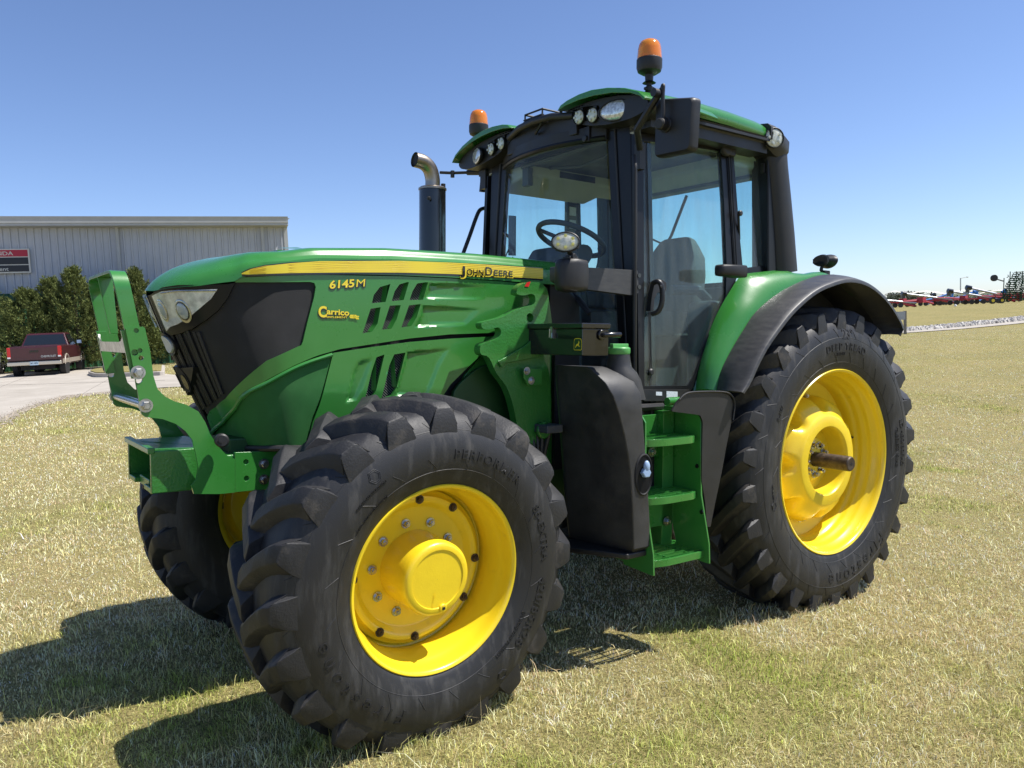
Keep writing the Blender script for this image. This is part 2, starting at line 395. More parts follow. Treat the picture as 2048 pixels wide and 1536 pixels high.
# cap (bonnet top)
brim = S([(286, 585), (310, 581), (340, 577), (400, 571), (440, 567), (471, 562), (486, 553), (560, 549), (640, 548), (700, 549), (800, 551), (900, 555), (1000, 561), (1085, 568)])
bu = np.array([b[0] for b in brim]); bz = np.array([b[1] for b in brim]); o = np.argsort(bu); bu, bz = bu[o], bz[o]
bu[0] = 0
def zb(u): return float(np.interp(abs(u), bu, bz))
def ztop(x): return float(np.interp(x, [-3.15, -3.03, -2.68, -2.2, -1.9, -1.7], [1.962, 1.985, 2.010, 2.018, 2.014, 2.008]))
SIDE = [(1, 0), (1.0, .30), (1.0, .42), (.995, .52), (.975, .58), (.955, .63), (.945, .68), (.935, .76), (.92, .82), (.895, .87), (.85, .905), (.70, .945), (.45, .98), (.2, .995), (0, 1)]
NOSE = [(1, 0), (.985, .07), (.96, .16), (.93, .25), (.90, .32), (.86, .40), (.82, .47), (.77, .55), (.71, .62), (.64, .70), (.56, .77), (.45, .85), (.30, .93), (.15, .98), (0, 1)]
def cap(u, k, t=0.006):
    w = wf(u); w = w * w * (3 - 2 * w)
    s, h = (1 - w) * np.array(SIDE[k]) + w * np.array(NOSE[k])
    p = shell(u, zb(u), t); sx = max(p[0], -3.15); z1 = ztop(sx)
    return np.array([lerp(sx, p[0], s), p[1] * s, lerp(zb(u), z1, h)])
us = np.concatenate([np.linspace(0, .9, 40), np.linspace(.9, UEND, 50)[1:]])
rows = [[cap(-u, k) for k in range(15)] + [cap(u, k) for k in range(14, -1, -1)] for u in us]
m = MB(); m.loft(rows, closed=False)
rim = [shell(u, zb(u), .006) for u in us]; rin = [shell(u, zb(u) - .0, -.03) for u in us]
m.loft([[a, b] for a, b in zip(rim, rin)], closed=False)
rim = [shell(-u, zb(u), .006) for u in us]; rin = [shell(-u, zb(u) - .0, -.03) for u in us]
m.loft([[a, b] for a, b in zip(rim, rin)], closed=False)
m.add([*rows[-1]], [tuple(range(len(rows[-1])))])
HOOD = link('hood', m, GREEN, TR, ang=28)
# stripe
def band(pts_top, pts_bot, t, n=60, rows=4):
    a = S(pts_top); b = S(pts_bot); m = MB(); R = []
    A = np.array(a); B = np.array(b)
    la = np.linspace(0, 1, n)
    A = np.array([[np.interp(q, np.linspace(0, 1, len(A)), A[:, k]) for k in (0, 1)] for q in la]); B = np.array([[np.interp(q, np.linspace(0, 1, len(B)), B[:, k]) for k in (0, 1)] for q in la])
    for q in range(n): R.append([shell(*lerp(A[q], B[q], j / rows), t) for j in range(rows + 1)])
    m.loft(R, closed=False); return m
xs = [484, 500, 530, 580, 640, 700, 800, 900, 1000, 1084]
tp = [546.5, 539, 532, 526.5, 523.5, 522, 522.5, 526, 531, 537.5]; bt = [548.5, 549, 548.4, 546.5, 545, 544.6, 545, 548, 552.5, 558.5]
link('stripe_backing', band([(x - 1.5, y - 1.2) for x, y in zip(xs, tp)], [(x, y + 3.6) for x, y in zip(xs, bt)], .0075), GBLACK, HOOD)
link('stripe', band(list(zip(xs, tp)), list(zip(xs, bt)), .009), STRIPE, HOOD)
for i in range(6):                              # fine ribs pressed into the stripe
    f0 = (i + .5) / 6.5
    link_pts = [(x, lerp(a, b, f0)) for x, a, b in list(zip(xs, tp, bt))[1:]]
    A = S(link_pts); mm = MB(); mm.tube([shell(u, z, .009) for u, z in A], .0009, 4)
    if i == 0: ribs = MB()
    ribs.ext(mm)
link('stripe_rib', ribs, mat('stripe_groove', (0.62, 0.40, 0.01), 0.4), HOOD)
def onband(px0, py0, px1, py1, t0):
    """text baseline from pixel (px0,py0) to (px1,py1) on the hood shell"""
    a = np.array(onshell(px0, py0)); b = np.array(onshell(px1, py1)); L = np.linalg.norm(b - a); d = (b - a) / L
    n = np.array([-d[1], d[0]])
    return (lambda x, y, t: shell(*(a + d * x + n * y), t0 + t)), L
def lettering(name, s, p0, p1, hpx, par, t0, m_, shadow=None, shear=0.0, bold=0.0, **k):
    fn, L = onband(*p0, *p1, t0)
    v, f, w = text2d(s, 1.0, shear, 0.0, **k); cap_h = 0.70
    a = onshell(*p0); b = onshell(p0[0], p0[1] - hpx); hh = abs(b[1] - a[1]); sy = hh / cap_h; sx = L / w
    if shadow:
        mm = MB(); v2, f2, w2 = text2d(s, 1.0, shear, bold + .045, **k)
        mm.add([fn(x * sx - .02 * sx, y * sy - .0035, -.0012) for x, y in v2], f2)
        link(name + '_outline', mm, shadow, par)
    v, f, w2 = text2d(s, 1.0, shear, bold, **k)
    mm = MB(); mm.add([fn(x * sx, y * sy, 0) for x, y in v], f)
    return link(name, mm, m_, par)
lettering('brand_lettering', 'J', (918, 549.5), (926, 550), 18, HOOD, .0125, GBLACK, STRIPE, bold=.012)
lettering('brand_lettering', 'OHN', (931, 550), (964, 551.5), 12.5, HOOD, .0125, GBLACK, STRIPE, bold=.012)
lettering('brand_lettering', 'D', (968, 551.5), (981, 552), 17.5, HOOD, .0125, GBLACK, STRIPE, bold=.012)
lettering('brand_lettering', 'EERE', (985, 552), (1022, 553.5), 12.5, HOOD, .0125, GBLACK, STRIPE, bold=.012)

# louvres
def z2(pts): return [(600 + a / 3.4127, 450 + b / 3.4127) for a, b in pts]
LV = [z2([(490, 535), (505, 480), (545, 425), (600, 405), (618, 400), (582, 525)]), z2([(625, 518), (645, 455), (680, 405), (730, 392), (742, 390), (706, 514)]), z2([(750, 512), (770, 450), (800, 400), (860, 388), (876, 390), (838, 508)]),
      z2([(425, 740), (482, 572), (552, 560), (528, 670), (490, 730)]), z2([(558, 718), (615, 552), (686, 546), (660, 645), (625, 705)]), z2([(690, 702), (745, 546), (822, 542), (795, 630), (760, 690)])]
LV2 = [z2([(438, 1196), (490, 1000), (520, 905), (577, 886), (520, 1130), (485, 1182)]), z2([(556, 1184), (610, 960), (645, 885), (719, 870), (660, 1110), (628, 1166)])]
RECESS = [z2([(885, 398), (1285, 408), (1245, 512), (852, 506)]), z2([(845, 548), (1225, 574), (1130, 678), (790, 700), (820, 640)])]
RECESS2 = [z2([(735, 866), (1020, 840), (950, 960), (870, 1165), (650, 1170), (700, 1000)]), z2([(368, 1006), (400, 935), (500, 900), (420, 1120), (380, 1200), (312, 1216)])]
def seg_dist(p, a, b):
    ab = b - a; t = np.clip(((p - a) @ ab) / (ab @ ab + 1e-12), 0, 1); return np.linalg.norm(p - a - t * ab)
def inside(p, poly):
    c = False; n = len(poly)
    for i in range(n):
        a, b = poly[i], poly[i - 1]
        if (a[1] > p[1]) != (b[1] > p[1]) and p[0] < (b[0] - a[0]) * (p[1] - a[1]) / (b[1] - a[1]) + a[0]: c = not c
    return c
def pressed(polys, depth, soft=.014):
    polys = [[np.array(q) for q in S(pl)] for pl in polys]; umx = [max(q[0] for q in pl) for pl in polys]; umn = [min(q[0] for q in pl) for pl in polys]
    def fn(u, v, t):
        p = np.array([u, v]); dd = 0
        for k_, pl in enumerate(polys):
            if inside(p, pl):
                q = min(seg_dist(p, pl[i], pl[i - 1]) for i in range(len(pl)))
                dd = max(dd, min(1, q / soft) * (1 - .92 * (p[0] - umn[k_]) / (umx[k_] - umn[k_])))
        return shell(u, v, t - depth * dd)
    return fn
z1 = lambda pts: [(150 + a / 3.6564, 480 + b / 3.6564) for a, b in pts]
mesh_edge = z1([(1170, 312), (1450, 306), (1720, 306), (1752, 318), (1762, 345), (1745, 430), (1700, 600), (1668, 740), (1655, 768), (1625, 787), (1500, 838), (1400, 885), (1300, 960), (1200, 1050), (1100, 1160), (1020, 1228), (985, 1252), (950, 1275)])
up_out = [(471, 563.5), (484, 555), (560, 551), (640, 550), (700, 551), (800, 553), (900, 557), (1000, 563), (1087, 570.5), (1098, 600), (1103, 640), (1105, 664), (1040, 662), (972, 666), (900, 669), (820, 677), (740, 689), (680, 699), (640, 709), (588, 731), (533, 761), (500, 787), (465, 823), (440, 850), (424, 862), (414, 835)]
up = S(up_out + mesh_edge[::-1][1:])
m = MB(); plate(m, up, [S(h) for h in LV], pressed(RECESS, .014, .010), .018, .009)
both('upper_side_panel', m, GREEN, HOOD, ang=40, bevel=.003)
gb = S([(490, 793), (466, 826), (441, 853), (428, 866), (431, 893), (500, 893), (612, 892), (640, 800), (664, 713), (640, 720), (588, 739), (533, 770)])
lo = S([(667, 705), (740, 694), (820, 684), (900, 677), (985, 673), (989, 690), (968, 705), (935, 735), (900, 770), (870, 815), (850, 860), (845, 900), (614, 893), (640, 810)])
m = MB(); plate(m, lo, [S(h) for h in LV2], pressed(RECESS2, .016, .010), .018, .009)
both('lower_side_panel', m, GREEN, HOOD, ang=40, bevel=.003)
# screened front side panel: raised frame + screen
m = MB(); plate(m, gb, [], lambda u, v, t: shell(u, v, t - .006), .012, .04)
both('side_screen', m, MESHG, HOOD)
e = spline([(float(a),float(b)) for a,b in S([(424, 868), (441, 850), (466, 823), (490, 790), (533, 767), (588, 736), (640, 717), (664, 710)])], 5)
m = MB(); m.tube([shell(u, z, .003) for u, z in e], .009, 8); both('panel_edge', m, GREEN, HOOD)
m = MB(); m.tube([shell(u, z, .004) for u, z in S([(432, 894), (500, 896), (560, 897), (618, 896), (700, 896)])], .014, 8); both('rubber_seal', m, BLACK, HOOD)
# louvre inserts: dark backing and slats
m = MB(); sl = MB()
for pl in LV + LV2:
    q = S(pl); u0, u1 = min(a[0] for a in q), max(a[0] for a in q); v0, v1 = min(a[1] for a in q), max(a[1] for a in q)
    plate(m, [(u0 - .01, v0 - .01), (u1 + .01, v0 - .01), (u1 + .01, v1 + .01), (u0 - .01, v1 + .01)], [], lambda u, v, t: shell(u, v, t - .030), .004)
    k = v0 - (u1 - u0)
    while k < v1 + .02:
        a = (u0, k + (u1 - u0) * .9); b = (u1, k)
        if a[1] > v0 and b[1] < v1:
            if a[1] > v1: a = (u0 + (a[1] - v1) / .9, v1)
            if b[1] < v0: b = (u1 - (v0 - b[1]) / .9, v0)
            if b[0] > a[0]: sl.tube([shell(*a, -.024), shell(*b, -.024)], .0016, 4)
        k += .0125
both('louvre_backing', m, DARK, HOOD); both('louvre_screen', sl, CONSG, HOOD)
# louvre vanes catching light at the right-hand lip of every opening
for pl in LV + LV2:
    m = MB(); q = S(pl); n = len(q); right = sorted(range(n), key=lambda i: -q[i][0])[:3]
    pts = sorted([q[i] for i in right], key=lambda a: a[1])
    m.loft([[shell(a[0], a[1], -.002), shell(a[0] - .012, a[1] + .002, -.026)] for a in pts], closed=False); both('louvre_vane', m, GREEN, HOOD, weld=False)
# black side screen, grille and headlight
lampo = z1([(545, 405), (640, 350), (760, 333), (950, 330), (1130, 322), (1168, 318), (1120, 420), (1050, 510), (960, 590), (860, 650), (760, 690), (680, 703), (610, 670), (575, 590)])
blk = S(mesh_edge + z1([(900, 1180), (860, 1080), (810, 930), (775, 800), (750, 690)]) + [(370, 640), (440, 570)])
m = MB(); plate(m, blk, [], lambda u, v, t: shell(u, v, t - .010), .01, .04); both('black_side_screen', m, MESHB, HOOD)
# grille: backing across the nose + vertical ribs + central badge + tow lamp housing
ub = onshell(*z1([(775, 800)])[0])[0]; u2 = onshell(*z1([(900, 1180)])[0])[0]
m = MB(); R = []
for u in np.linspace(-(max(ub, u2) + .04), max(ub, u2) + .04, 30): R.append([shell(u, z, -.03) for z in np.linspace(1.16, 1.80, 20)])
m.loft(R, closed=False); GR = link('grille', m, DARK, HOOD, weld=False)
_e = sorted([(abs(a), b) for a, b in S(mesh_edge[10:])]); _eu = [q[0] for q in _e]; _ez = [q[1] for q in _e]
m = MB()
for k in range(-8, 9):
    u = k * .030
    ztop_ = 1.765 if abs(u) < .12 else 1.62 - (abs(u) - .12) * .1
    zlo = 1.17 if abs(u) < _eu[0] - .02 else float(np.interp(abs(u) + .02, _eu, _ez)) + .02
    if zlo < ztop_ - .05: m.tube([shell(u * (1 + .10 * (1.77 - z)), z, -.012 + (.0 if k % 2 else .006)) for z in np.linspace(zlo, ztop_, 12)], .0085, 6)
link('grille_bar', m, BLACK, GR)
m = MB()
for s in (1, -1):
    R = []
    for u in np.linspace(.0, max(ub, u2) + .03, 12): R.append([shell(s * u, z, -.004 - .003) for z in (1.165, 1.19)])
    m.loft(R, closed=False)
link('grille_frame', m, GBLACK, GR, weld=False)
# oval light bar on grille
def oval(c, r1, r2, ang, t, n=24):
    return [(c[0] + math.cos(a) * r1 * math.cos(ang) - math.sin(a) * r2 * math.sin(ang), c[1] + math.cos(a) * r1 * math.sin(ang) + math.sin(a) * r2 * math.cos(ang)) for a in np.linspace(0, 2 * math.pi, n, endpoint=False)]
c = onshell(150 + 592 / 3.6564, 480 + 810 / 3.6564)
m = MB(); plate(m, oval((0, c[1]), .075, .05, 0, 0), [], lambda u, v, t: shell(u, v, t + .012), .03); BD = link('grille_badge', m, BLACK, HOOD, bevel=.004)
m = MB(); plate(m, oval((0, c[1]), .058, .036, 0, 0), [], lambda u, v, t: shell(u, v, t + .016), .01); link('badge_plate', m, STICK, BD)
# lower lamp pod on the grille
for s in (1, -1):
    c1 = z1([(800, 935), (895, 930), (885, 1010), (850, 1130), (800, 1168), (745, 1140), (710, 1040), (690, 960)])
    q = S(c1); m = MB()
    plate(m, [(a, b) for a, b in q], [], lambda u, v, t: shell(s * u, v, t + .022), .06); L1 = link('fog_lamp', m, BLACK, HOOD, bevel=.008)
    cc = np.mean(q, axis=0)
    m = MB(); plate(m, oval(cc, .034, .055, 0, 0), [], lambda u, v, t: shell(s * u, v, t + .0235), .004); link('fog_lamp_recess', m, DARK, L1)
    m = MB(); plate(m, oval((cc[0] + .008, cc[1] - .01), .018, .032, 0, 0), [], lambda u, v, t: shell(s * u, v, t + .026), .004); link('fog_lamp_lens', m, GBLACK, L1)
# headlights
for s in (1, -1):
    fo = [(max(a_, .036), b_) for a_, b_ in S(lampo)]
    m = MB(); plate(m, fo, [], lambda u, v, t: shell(s * u, v, t + .004), .045, .010); HL = link('headlight', m, PILLAR, HOOD, bevel=.004)
    ucl = lambda P_, k_: [(max(a_, k_), b_) for a_, b_ in P_]
    li = ucl(S(z1([(548, 412), (640, 378), (760, 368), (900, 363), (1048, 362), (1000, 430), (920, 500), (840, 570), (760, 615), (700, 640), (655, 665), (620, 640), (585, 580), (560, 500)])), .052)
    m = MB(); plate(m, li, [], lambda u, v, t: shell(s * u, v, t + .007), .003, .010); link('headlight_reflector', m, REFL, HL)
    for (a, b, r1) in (((800, 520), 0.036, 1), ((655, 520), 0.034, .75)):
        cc = onshell(150 + a[0] / 3.6564, 480 + a[1] / 3.6564)
        for rr, tt, mm in ((b + .012, .0085, CHROME), (b + .004, .0095, GBLACK if r1 == 1 else REFL), (b - .003, .0105, PROJ)):
            m = MB(); R = []
            for ri, dt in ((1, 0), (.96, .003), (.8, .0055), (.5, .008), (.2, .0095), (.001, .010)):
                R.append([shell(s * (cc[0] + rr * ri * .8 * r1 * math.cos(q)), cc[1] + rr * ri * math.sin(q), tt + dt * (.9 if mm is PROJ else .35)) for q in np.linspace(0, 2 * math.pi, 28, endpoint=False)])
            m.loft(R, caps=True); link({0: 'lamp_bezel', 1: 'lamp_ring', 2: 'projector_lens'}[[CHROME, GBLACK if r1 == 1 else REFL, PROJ].index(mm)], m, mm, HL)
    m = MB(); m.tube([shell(s * a, b, .010) for a, b in S(z1([(640, 392), (760, 378), (900, 372), (1030, 374)]))], .0035, 6); link('lamp_trim', m, CHROME, HL)
    m = MB(); plate(m, li, [], lambda u, v, t: shell(s * u, v, t + .022), .0015, .012); link('headlight_cover', m, CLEAR, HL)
# inner body so nothing shows through
m = MB(); R = []
for u in np.linspace(0, UEND, 40):
    pa = [shell(u, z, -.045) for z in (1.16, 1.3, 1.5, 1.7, zb(u) - .01)]; R.append([p * np.array([1, -1, 1]) for p in pa[::-1]] + pa)
m.loft(R, closed=False); ENG = link('engine_bay', m, DARK, TR, weld=False)

# number badge and dealer decal
lettering('model_number', '6145', (659, 577.5), (708, 573.5), 15, HOOD, .004, STRIPE, GBLACK, shear=.15, bold=.025)
lettering('model_number', 'M', (712, 573.5), (731, 572), 14.5, HOOD, .004, STRIPE, GBLACK, shear=.15, bold=.0)
lettering('dealer_decal', 'C', (636, 633), (652, 633.5), 21, HOOD, .004, STRIPE, GBLACK, bold=.035)
lettering('dealer_decal', 'arrico', (653, 629), (697, 630.5), 12.5, HOOD, .004, STRIPE, GBLACK, bold=.03)
lettering('dealer_decal', 'IMPLEMENT', (653, 635.5), (694, 637.5), 4.2, HOOD, .004, STRIPE, GBLACK, bold=.01)
m = MB()
for k in range(7):
    a = np.array(onshell(698 + k * 2.3, 633 + k * .25))
    for sg in (1, -1):
        q = [(a[0], a[1]), (a[0] + .006, a[1] + sg * .0085), (a[0] + .013, a[1] + sg * .0065), (a[0] + .009, a[1] + sg * .001)]
        m.add([shell(x, y, .0045) for x, y in q], [(0, 1, 2, 3)])
link('wheat_emblem', m, STRIPE, HOOD, weld=False)
# folded paper lying on the hood top
m = MB(); a = np.array([-3.02, .05, 2.01]); m.add([a, a + (.16, .02, .004), a + (.15, .16, .03), a + (-.01, .14, .006)], [(0, 1, 2, 3)])
m.box((-3.03, .04, 1.985), (-2.86, .2, 2.0)); link('hood_air_intake', m, GREEN, HOOD)

# exhaust stack on the far side
ex, ey = -2.02, .42
ex = float(T(865, 420, y=ey)[0])
zt = float(T(865, 377, y=ey)[2])
m = MB(); m.lathe([(.001, 1.7), (.078, 1.7), (.078, zt - .012), (.001, zt - .012)], (ex, ey, 0), (0, 0, 1), 40); EXH = link('exhaust_stack', m, GBLACK, TR, ang=30)
m = MB(); m.lathe([(.072, zt - .012), (.082, zt - .010), (.082, zt), (.070, zt + .008), (.04, zt + .012)], (ex, ey, 0), (0, 0, 1), 40); link('stack_cap', m, STEELP, EXH)
pts = spline([np.array([ex, ey, zt])] + [T(a, b, y=ey) for a, b in ((865, 358), (859.5, 338), (847, 325), (829, 319))], 6)
q0 = pts[0]
m = MB(); m.tube(pts, .043, 24, caps=False); m.tube(pts[:], .039, 24, caps=False); link('exhaust_pipe', m, STEELP, EXH)
m = MB(); m.cyl(pts[-2], pts[-2] - pts[-3], .0385, .002, 24); link('pipe_bore', m, DARK, EXH)
m = MB(); m.tube([q0 + (.085, .02, -.3), q0 + (.085, .02, .04)], .014, 10); m.hexbolt(T(858, 396, y=ey - .079), (-.3, -1, 0), .008); link('stack_bracket', m, BLACK, EXH)

# ---------------------------------------------------------------- chassis, front frame, guard
m = MB(); m.box((-3.35, -.24, .955), (-2.2, .24, 1.16)); m.box((-2.3, -.24, .80), (-1.2, .24, 1.16)); m.box((-2.5, -.33, .62), (-.4, .33, 1.05)); m.box((-.5, -.36, .5), (.38, .36, 1.3))
m.box((-2.9, -.2, .55), (-2.6, .2, .9)); link('chassis', m, DKGREEN, TR, bevel=.01)
# side rail plates (holes and bolts)
rail = pxz([(470, 905), (560, 901), (640, 898), (700, 898), (700, 955), (600, 972), (470, 985)], -.30)
holes = [[(c[0] + .011 * math.cos(a), c[1] + .011 * math.sin(a)) for a in np.linspace(0, 6.283, 14, endpoint=False)] for c in pxz([(492, 924), (493, 957)], -.30)]
# extend the rail to the rear
rail = rail[:3] + [(-2.0, 1.06), (-1.7, .95), (-2.1, .9)] + rail[5:]
m = MB(); plate(m, rail, holes, XZ(-.30), .022); both('side_rail', m, GREEN, TR, bevel=.002)
for a, b in ((527.5, 927.5), (527.5, 959)):
    m = MB(); m.hexbolt(T(a, b, y=-.304), (0, -1, 0), .0145); link('rail_bolt', m, ZINC, TR)
# guard side plate, near and far, from the photo outline, 15 mm thick
gp = [(251, 657), (286, 653), (290, 656), (300, 700), (307, 752), (315, 778), (330, 793), (350, 803), (372, 809), (397, 823), (411, 845), (420, 868), (437, 893), (455, 912), (470, 918), (470, 985), (440, 988), (388, 988), (383, 972), (393, 960), (397, 935), (392, 908), (385, 880), (371, 862), (352, 848), (325, 838), (290, 834), (283, 828), (272, 760)]
gx = pxz(gp, -.30)
def ring2(c, r, n=14): return [(c[0] + r * math.cos(a), c[1] + r * math.sin(a)) for a in np.linspace(0, 2 * math.pi, n, endpoint=False)]
hl = [ring2(c, r) for c, r in zip(pxz([(272.5, 661), (269.5, 705), (280, 701), (282.5, 716), (278, 760)], -.30), (.0095, .0125, .0095, .0095, .013))]
m = MB(); plate(m, gx, hl, XZ(-.30), .016); GP = both('front_guard_plate', m, GREEN, TR, bevel=.002)
for a, b in ((276, 745), (291, 811)):
    m = MB(); m.hexbolt(T(a, b, y=-.304), (0, -1, 0), .018, .018); both('guard_bolt', m, ZINC, TR)
a = T(291, 811, y=-.30); m = MB(); m.tube([a * (1, 0, 1) + (.0, -.29, 0), a * (1, 0, 1) + (.0, .29, 0)], .017, 16); link('cross_tube', m, CHROME, TR)
# upright strap frame: flat bar bent over the top, standing between the plates
y0 = .285
def strap(pts, w0, name, par):
    """flat bar following pts (y,z,x) with depth w0 along X, 10 mm thick"""
    R = []
    for i, p in enumerate(pts):
        d = np.array(pts[min(i + 1, len(pts) - 1)][:2]) - np.array(pts[max(i - 1, 0)][:2]); d = d / np.linalg.norm(d); n = np.array([-d[1], d[0]]) * .006
        R.append([(p[2], p[0] + n[0], p[1] + n[1]), (p[2] + w0, p[0] + n[0], p[1] + n[1]), (p[2] + w0, p[0] - n[0], p[1] - n[1]), (p[2], p[0] - n[0], p[1] - n[1])])
    m = MB(); m.loft(R); return link(name, m, GREEN, par, bevel=.0015, ang=50)
xb = float(T(255, 690, y=-.285)[0]); zb0 = float(T(255, 690, y=-.285)[2]); xt = float(T(222, 545, y=-.285)[0]); z_t = float(T(222, 541, y=-.285)[2]); z_b = float(T(262, 760, y=-.285)[2])
def gx_at(z): return xb + (xt - xb) * (z - zb0) / (z_t - zb0)
cor = []
for q in spline([(-y0, z_b + .20), (-y0, z_t - .10), (-y0 + .004, z_t - .045), (-y0 + .035, z_t - .006), (-y0 + .085, z_t)], 6): cor.append((q[0], q[1], gx_at(q[1])))
pts = [(-y0, z_b + .1, gx_at(z_b + .1))] + cor; full = pts + [(-p[0], p[1], p[2]) for p in pts[::-1]]
strap(full, .056, 'guard_hoop', TR)
m = MB(); zz = np.linspace(1.60, z_t - .006, 5)
m.loft([[(gx_at(z), .020, z), (gx_at(z), .030, z), (gx_at(z) + lerp(.030, .056, (z - 1.6) / .24), .030, z), (gx_at(z) + lerp(.030, .056, (z - 1.6) / .24), .020, z)] for z in zz]); link('guard_centre_bar', m, GREEN, TR, bevel=.0015)
# saddle bar: bent sheet between the uprights, bright inside
zs = float(T(240, 681, y=-.28)[2]); zl = zs - .048
R = []
for y, dz in ((-.275, .03), (-.262, .012), (-.235, -.002), (-.2, -.006), (0, -.006), (.2, -.006), (.235, -.002), (.262, .012), (.275, .03)):
    R.append([(gx_at(zs) - .012, y, zs + dz), (gx_at(zs) - .004, y, zs + dz), (gx_at(zl) - .004, y, zl), (gx_at(zl) - .012, y, zl)])
m = MB(); m.loft(R); link('guard_saddle', m, ZINC, TR)
for s in (-1, 1):
    m = MB(); m.loft([[(gx_at(z) - .012 + .0, s * .272, z), (gx_at(z) + .030, s * .272, z), (gx_at(z) + .030, s * .283, z), (gx_at(z) - .012, s * .283, z)] for z in (zs + .04, zl - .10)])
    link('saddle_ear', m, GREEN, TR, bevel=.0015)
# front weight bracket: open box with thick walls
x0, x1 = -3.655, -3.40; yb = .232; z0, z1_ = .955, 1.128
m = MB(); m.box((x0, -yb, z0), (x1, -yb + .022, z1_)); m.box((x0, yb - .022, z0), (x1, yb, z1_)); m.box((x0, -yb + .022, z1_ - .020), (x1, yb - .022, z1_)); m.box((x0, -yb + .022, z0), (x1, -.09, z0 + .022)); m.box((x0, .09, z0), (x1, yb - .022, z0 + .022)); m.box((x0 + .02, -.09, z0 - .004), (x1, .09, z0 + .035))
m.box((x0 - .012, -yb - .004, z1_ - .012), (x0 + .016, yb + .004, z1_ + .014))
WB = link('weight_bracket', m, CAST, TR, bevel=.005)
m = MB(); m.box((x1, -.29, z0), (x1 + .25, .29, z1_ - .03)); link('bracket_mount', m, CAST, TR, bevel=.008)
m = MB(); m.cyl(T(442, 880, y=-.33), (-.2, -1, .05), .028, .05, 20, .006); m.cyl(T(442, 880, y=-.382), (-.2, -1, .05), .011, .01, 12); link('front_bumper_stop', m, BLACK, TR)
# front axle beam, kingpins, steering
m = MB(); m.loft([[(-2.775 + a, y, .64 + b) for a, b in ((-.09, -h), (.09, -h), (.09, h), (-.09, h))] for y, h in ((-.62, .07), (-.45, .09), (-.2, .11), (0, .15), (.2, .11), (.45, .09), (.62, .07))])
link('front_axle', m, CAST, TR, bevel=.015)
m = MB()
for s in (-1, 1): m.cyl((-2.775, s * .66, .42), (0, 0, 1), .085, .44, 24, .02)
link('steering_knuckle', m, CAST, TR)
m = MB(); m.tube([(-2.55, -.6, .62), (-2.55, .6, .62)], .022, 12); m.tube([(-2.62, -.3, .66), (-2.62, .3, .66)], .04, 16); link('tie_rod', m, CHROME, TR)

# loader mount casting with two hooks
lp = z2([(1480, 470), (1482, 445), (1500, 415), (1540, 393), (1600, 388), (1650, 400), (1685, 440), (1698, 500), (1688, 580), (1672, 650), (1660, 690), (1665, 900), (1700, 1000), (1712, 1180), (1708, 1400), (1690, 1470), (1640, 1560), (1560, 1640), (1478, 1560), (1480, 1380), (1470, 1300), (1440, 1180), (1400, 1090), (1340, 1010), (1290, 905), (1240, 885), (1228, 850), (1240, 815), (1275, 800), (1310, 790), (1355, 768), (1372, 735), (1365, 706), (1340, 700), (1300, 712), (1250, 708), (1238, 680), (1250, 662), (1300, 650), (1390, 625), (1470, 580), (1545, 556), (1590, 545), (1607, 515), (1600, 480), (1575, 470), (1545, 478), (1510, 480)])
lx = [(float(q[0]), float(q[1])) for q in smooth_poly(pxz(lp, -.56), 3)]
m = MB(); plate(m, lx, [ring2(pxz(z2([(1570, 632)]), -.56)[0], .022)], XZ(-.56), .05); LB = both('loader_mount', m, CAST, TR, bevel=.010, seg=3)
m = MB(); plate(m, pxz(z2([(1352, 930), (1400, 905), (1530, 830), (1610, 760), (1640, 900), (1400, 945), (1380, 975)]), -.575), [], XZ(-.575), .012); link('mount_rib', m, CAST, LB, bevel=.003)
m = MB(); e = T(*z2([(1652, 1400)])[0], y=-.575); m.cyl(e, (0, -1, 0), .042, .022, 28, .006); link('mount_boss', m, CAST, LB, bevel=.003)
m = MB(); plate(m, pxz(z2([(1530, 975), (1655, 985), (1652, 1088), (1560, 1095), (1530, 1040)]), -.60), [], XZ(-.60), .012); link('mount_tab', m, GREEN, LB, bevel=.002)
m = MB(); m.hexbolt(T(*z2([(1548, 996)])[0], y=-.601), (0, -1, 0), .013); m.hexbolt(T(*z2([(1578, 1062)])[0], y=-.601), (0, -1, 0), .013); link('mount_bolt', m, ZINC, LB)
q = pxz(z2([(1530, 425), (1575, 390), (1600, 388), (1560, 430)]), -.56)
m = MB(); fnr = XZ(-.5625); plate(m, [(a, b + .004) for a, b in pxz(z2([(1532, 425), (1548, 398), (1572, 392), (1558, 428)]), -.56)], [], fnr, .003); link('warning_sticker', m, RED, LB)
# support tying the casting to the frame, and the inner arch plate behind the front wheel
m = MB(); m.box((-2.15, -.53, .80), (-1.88, -.22, 1.05)); m.box((-2.1, -.52, 1.5), (-1.9, -.42, 1.62)); link('mount_arm', m, CAST, TR, bevel=.01)
ar = pxz([(968, 705), (990, 690), (1105, 700), (1108, 950), (880, 950), (900, 820), (930, 750)], -.40)
m = MB(); plate(m, ar, [], XZ(-.40), .02); both('arch_panel', m, GREEN, TR, bevel=.004)
ar2 = [(float(q[0]), float(q[1])) for q in smooth_poly(pxz([(985, 728), (1020, 735), (1035, 800), (1030, 880), (960, 890), (905, 800), (945, 745)], -.43), 4)]
m = MB(); plate(m, ar2, [], XZ(-.43), .022); both('arch_bulge', m, DKGREEN, TR, bevel=.01)

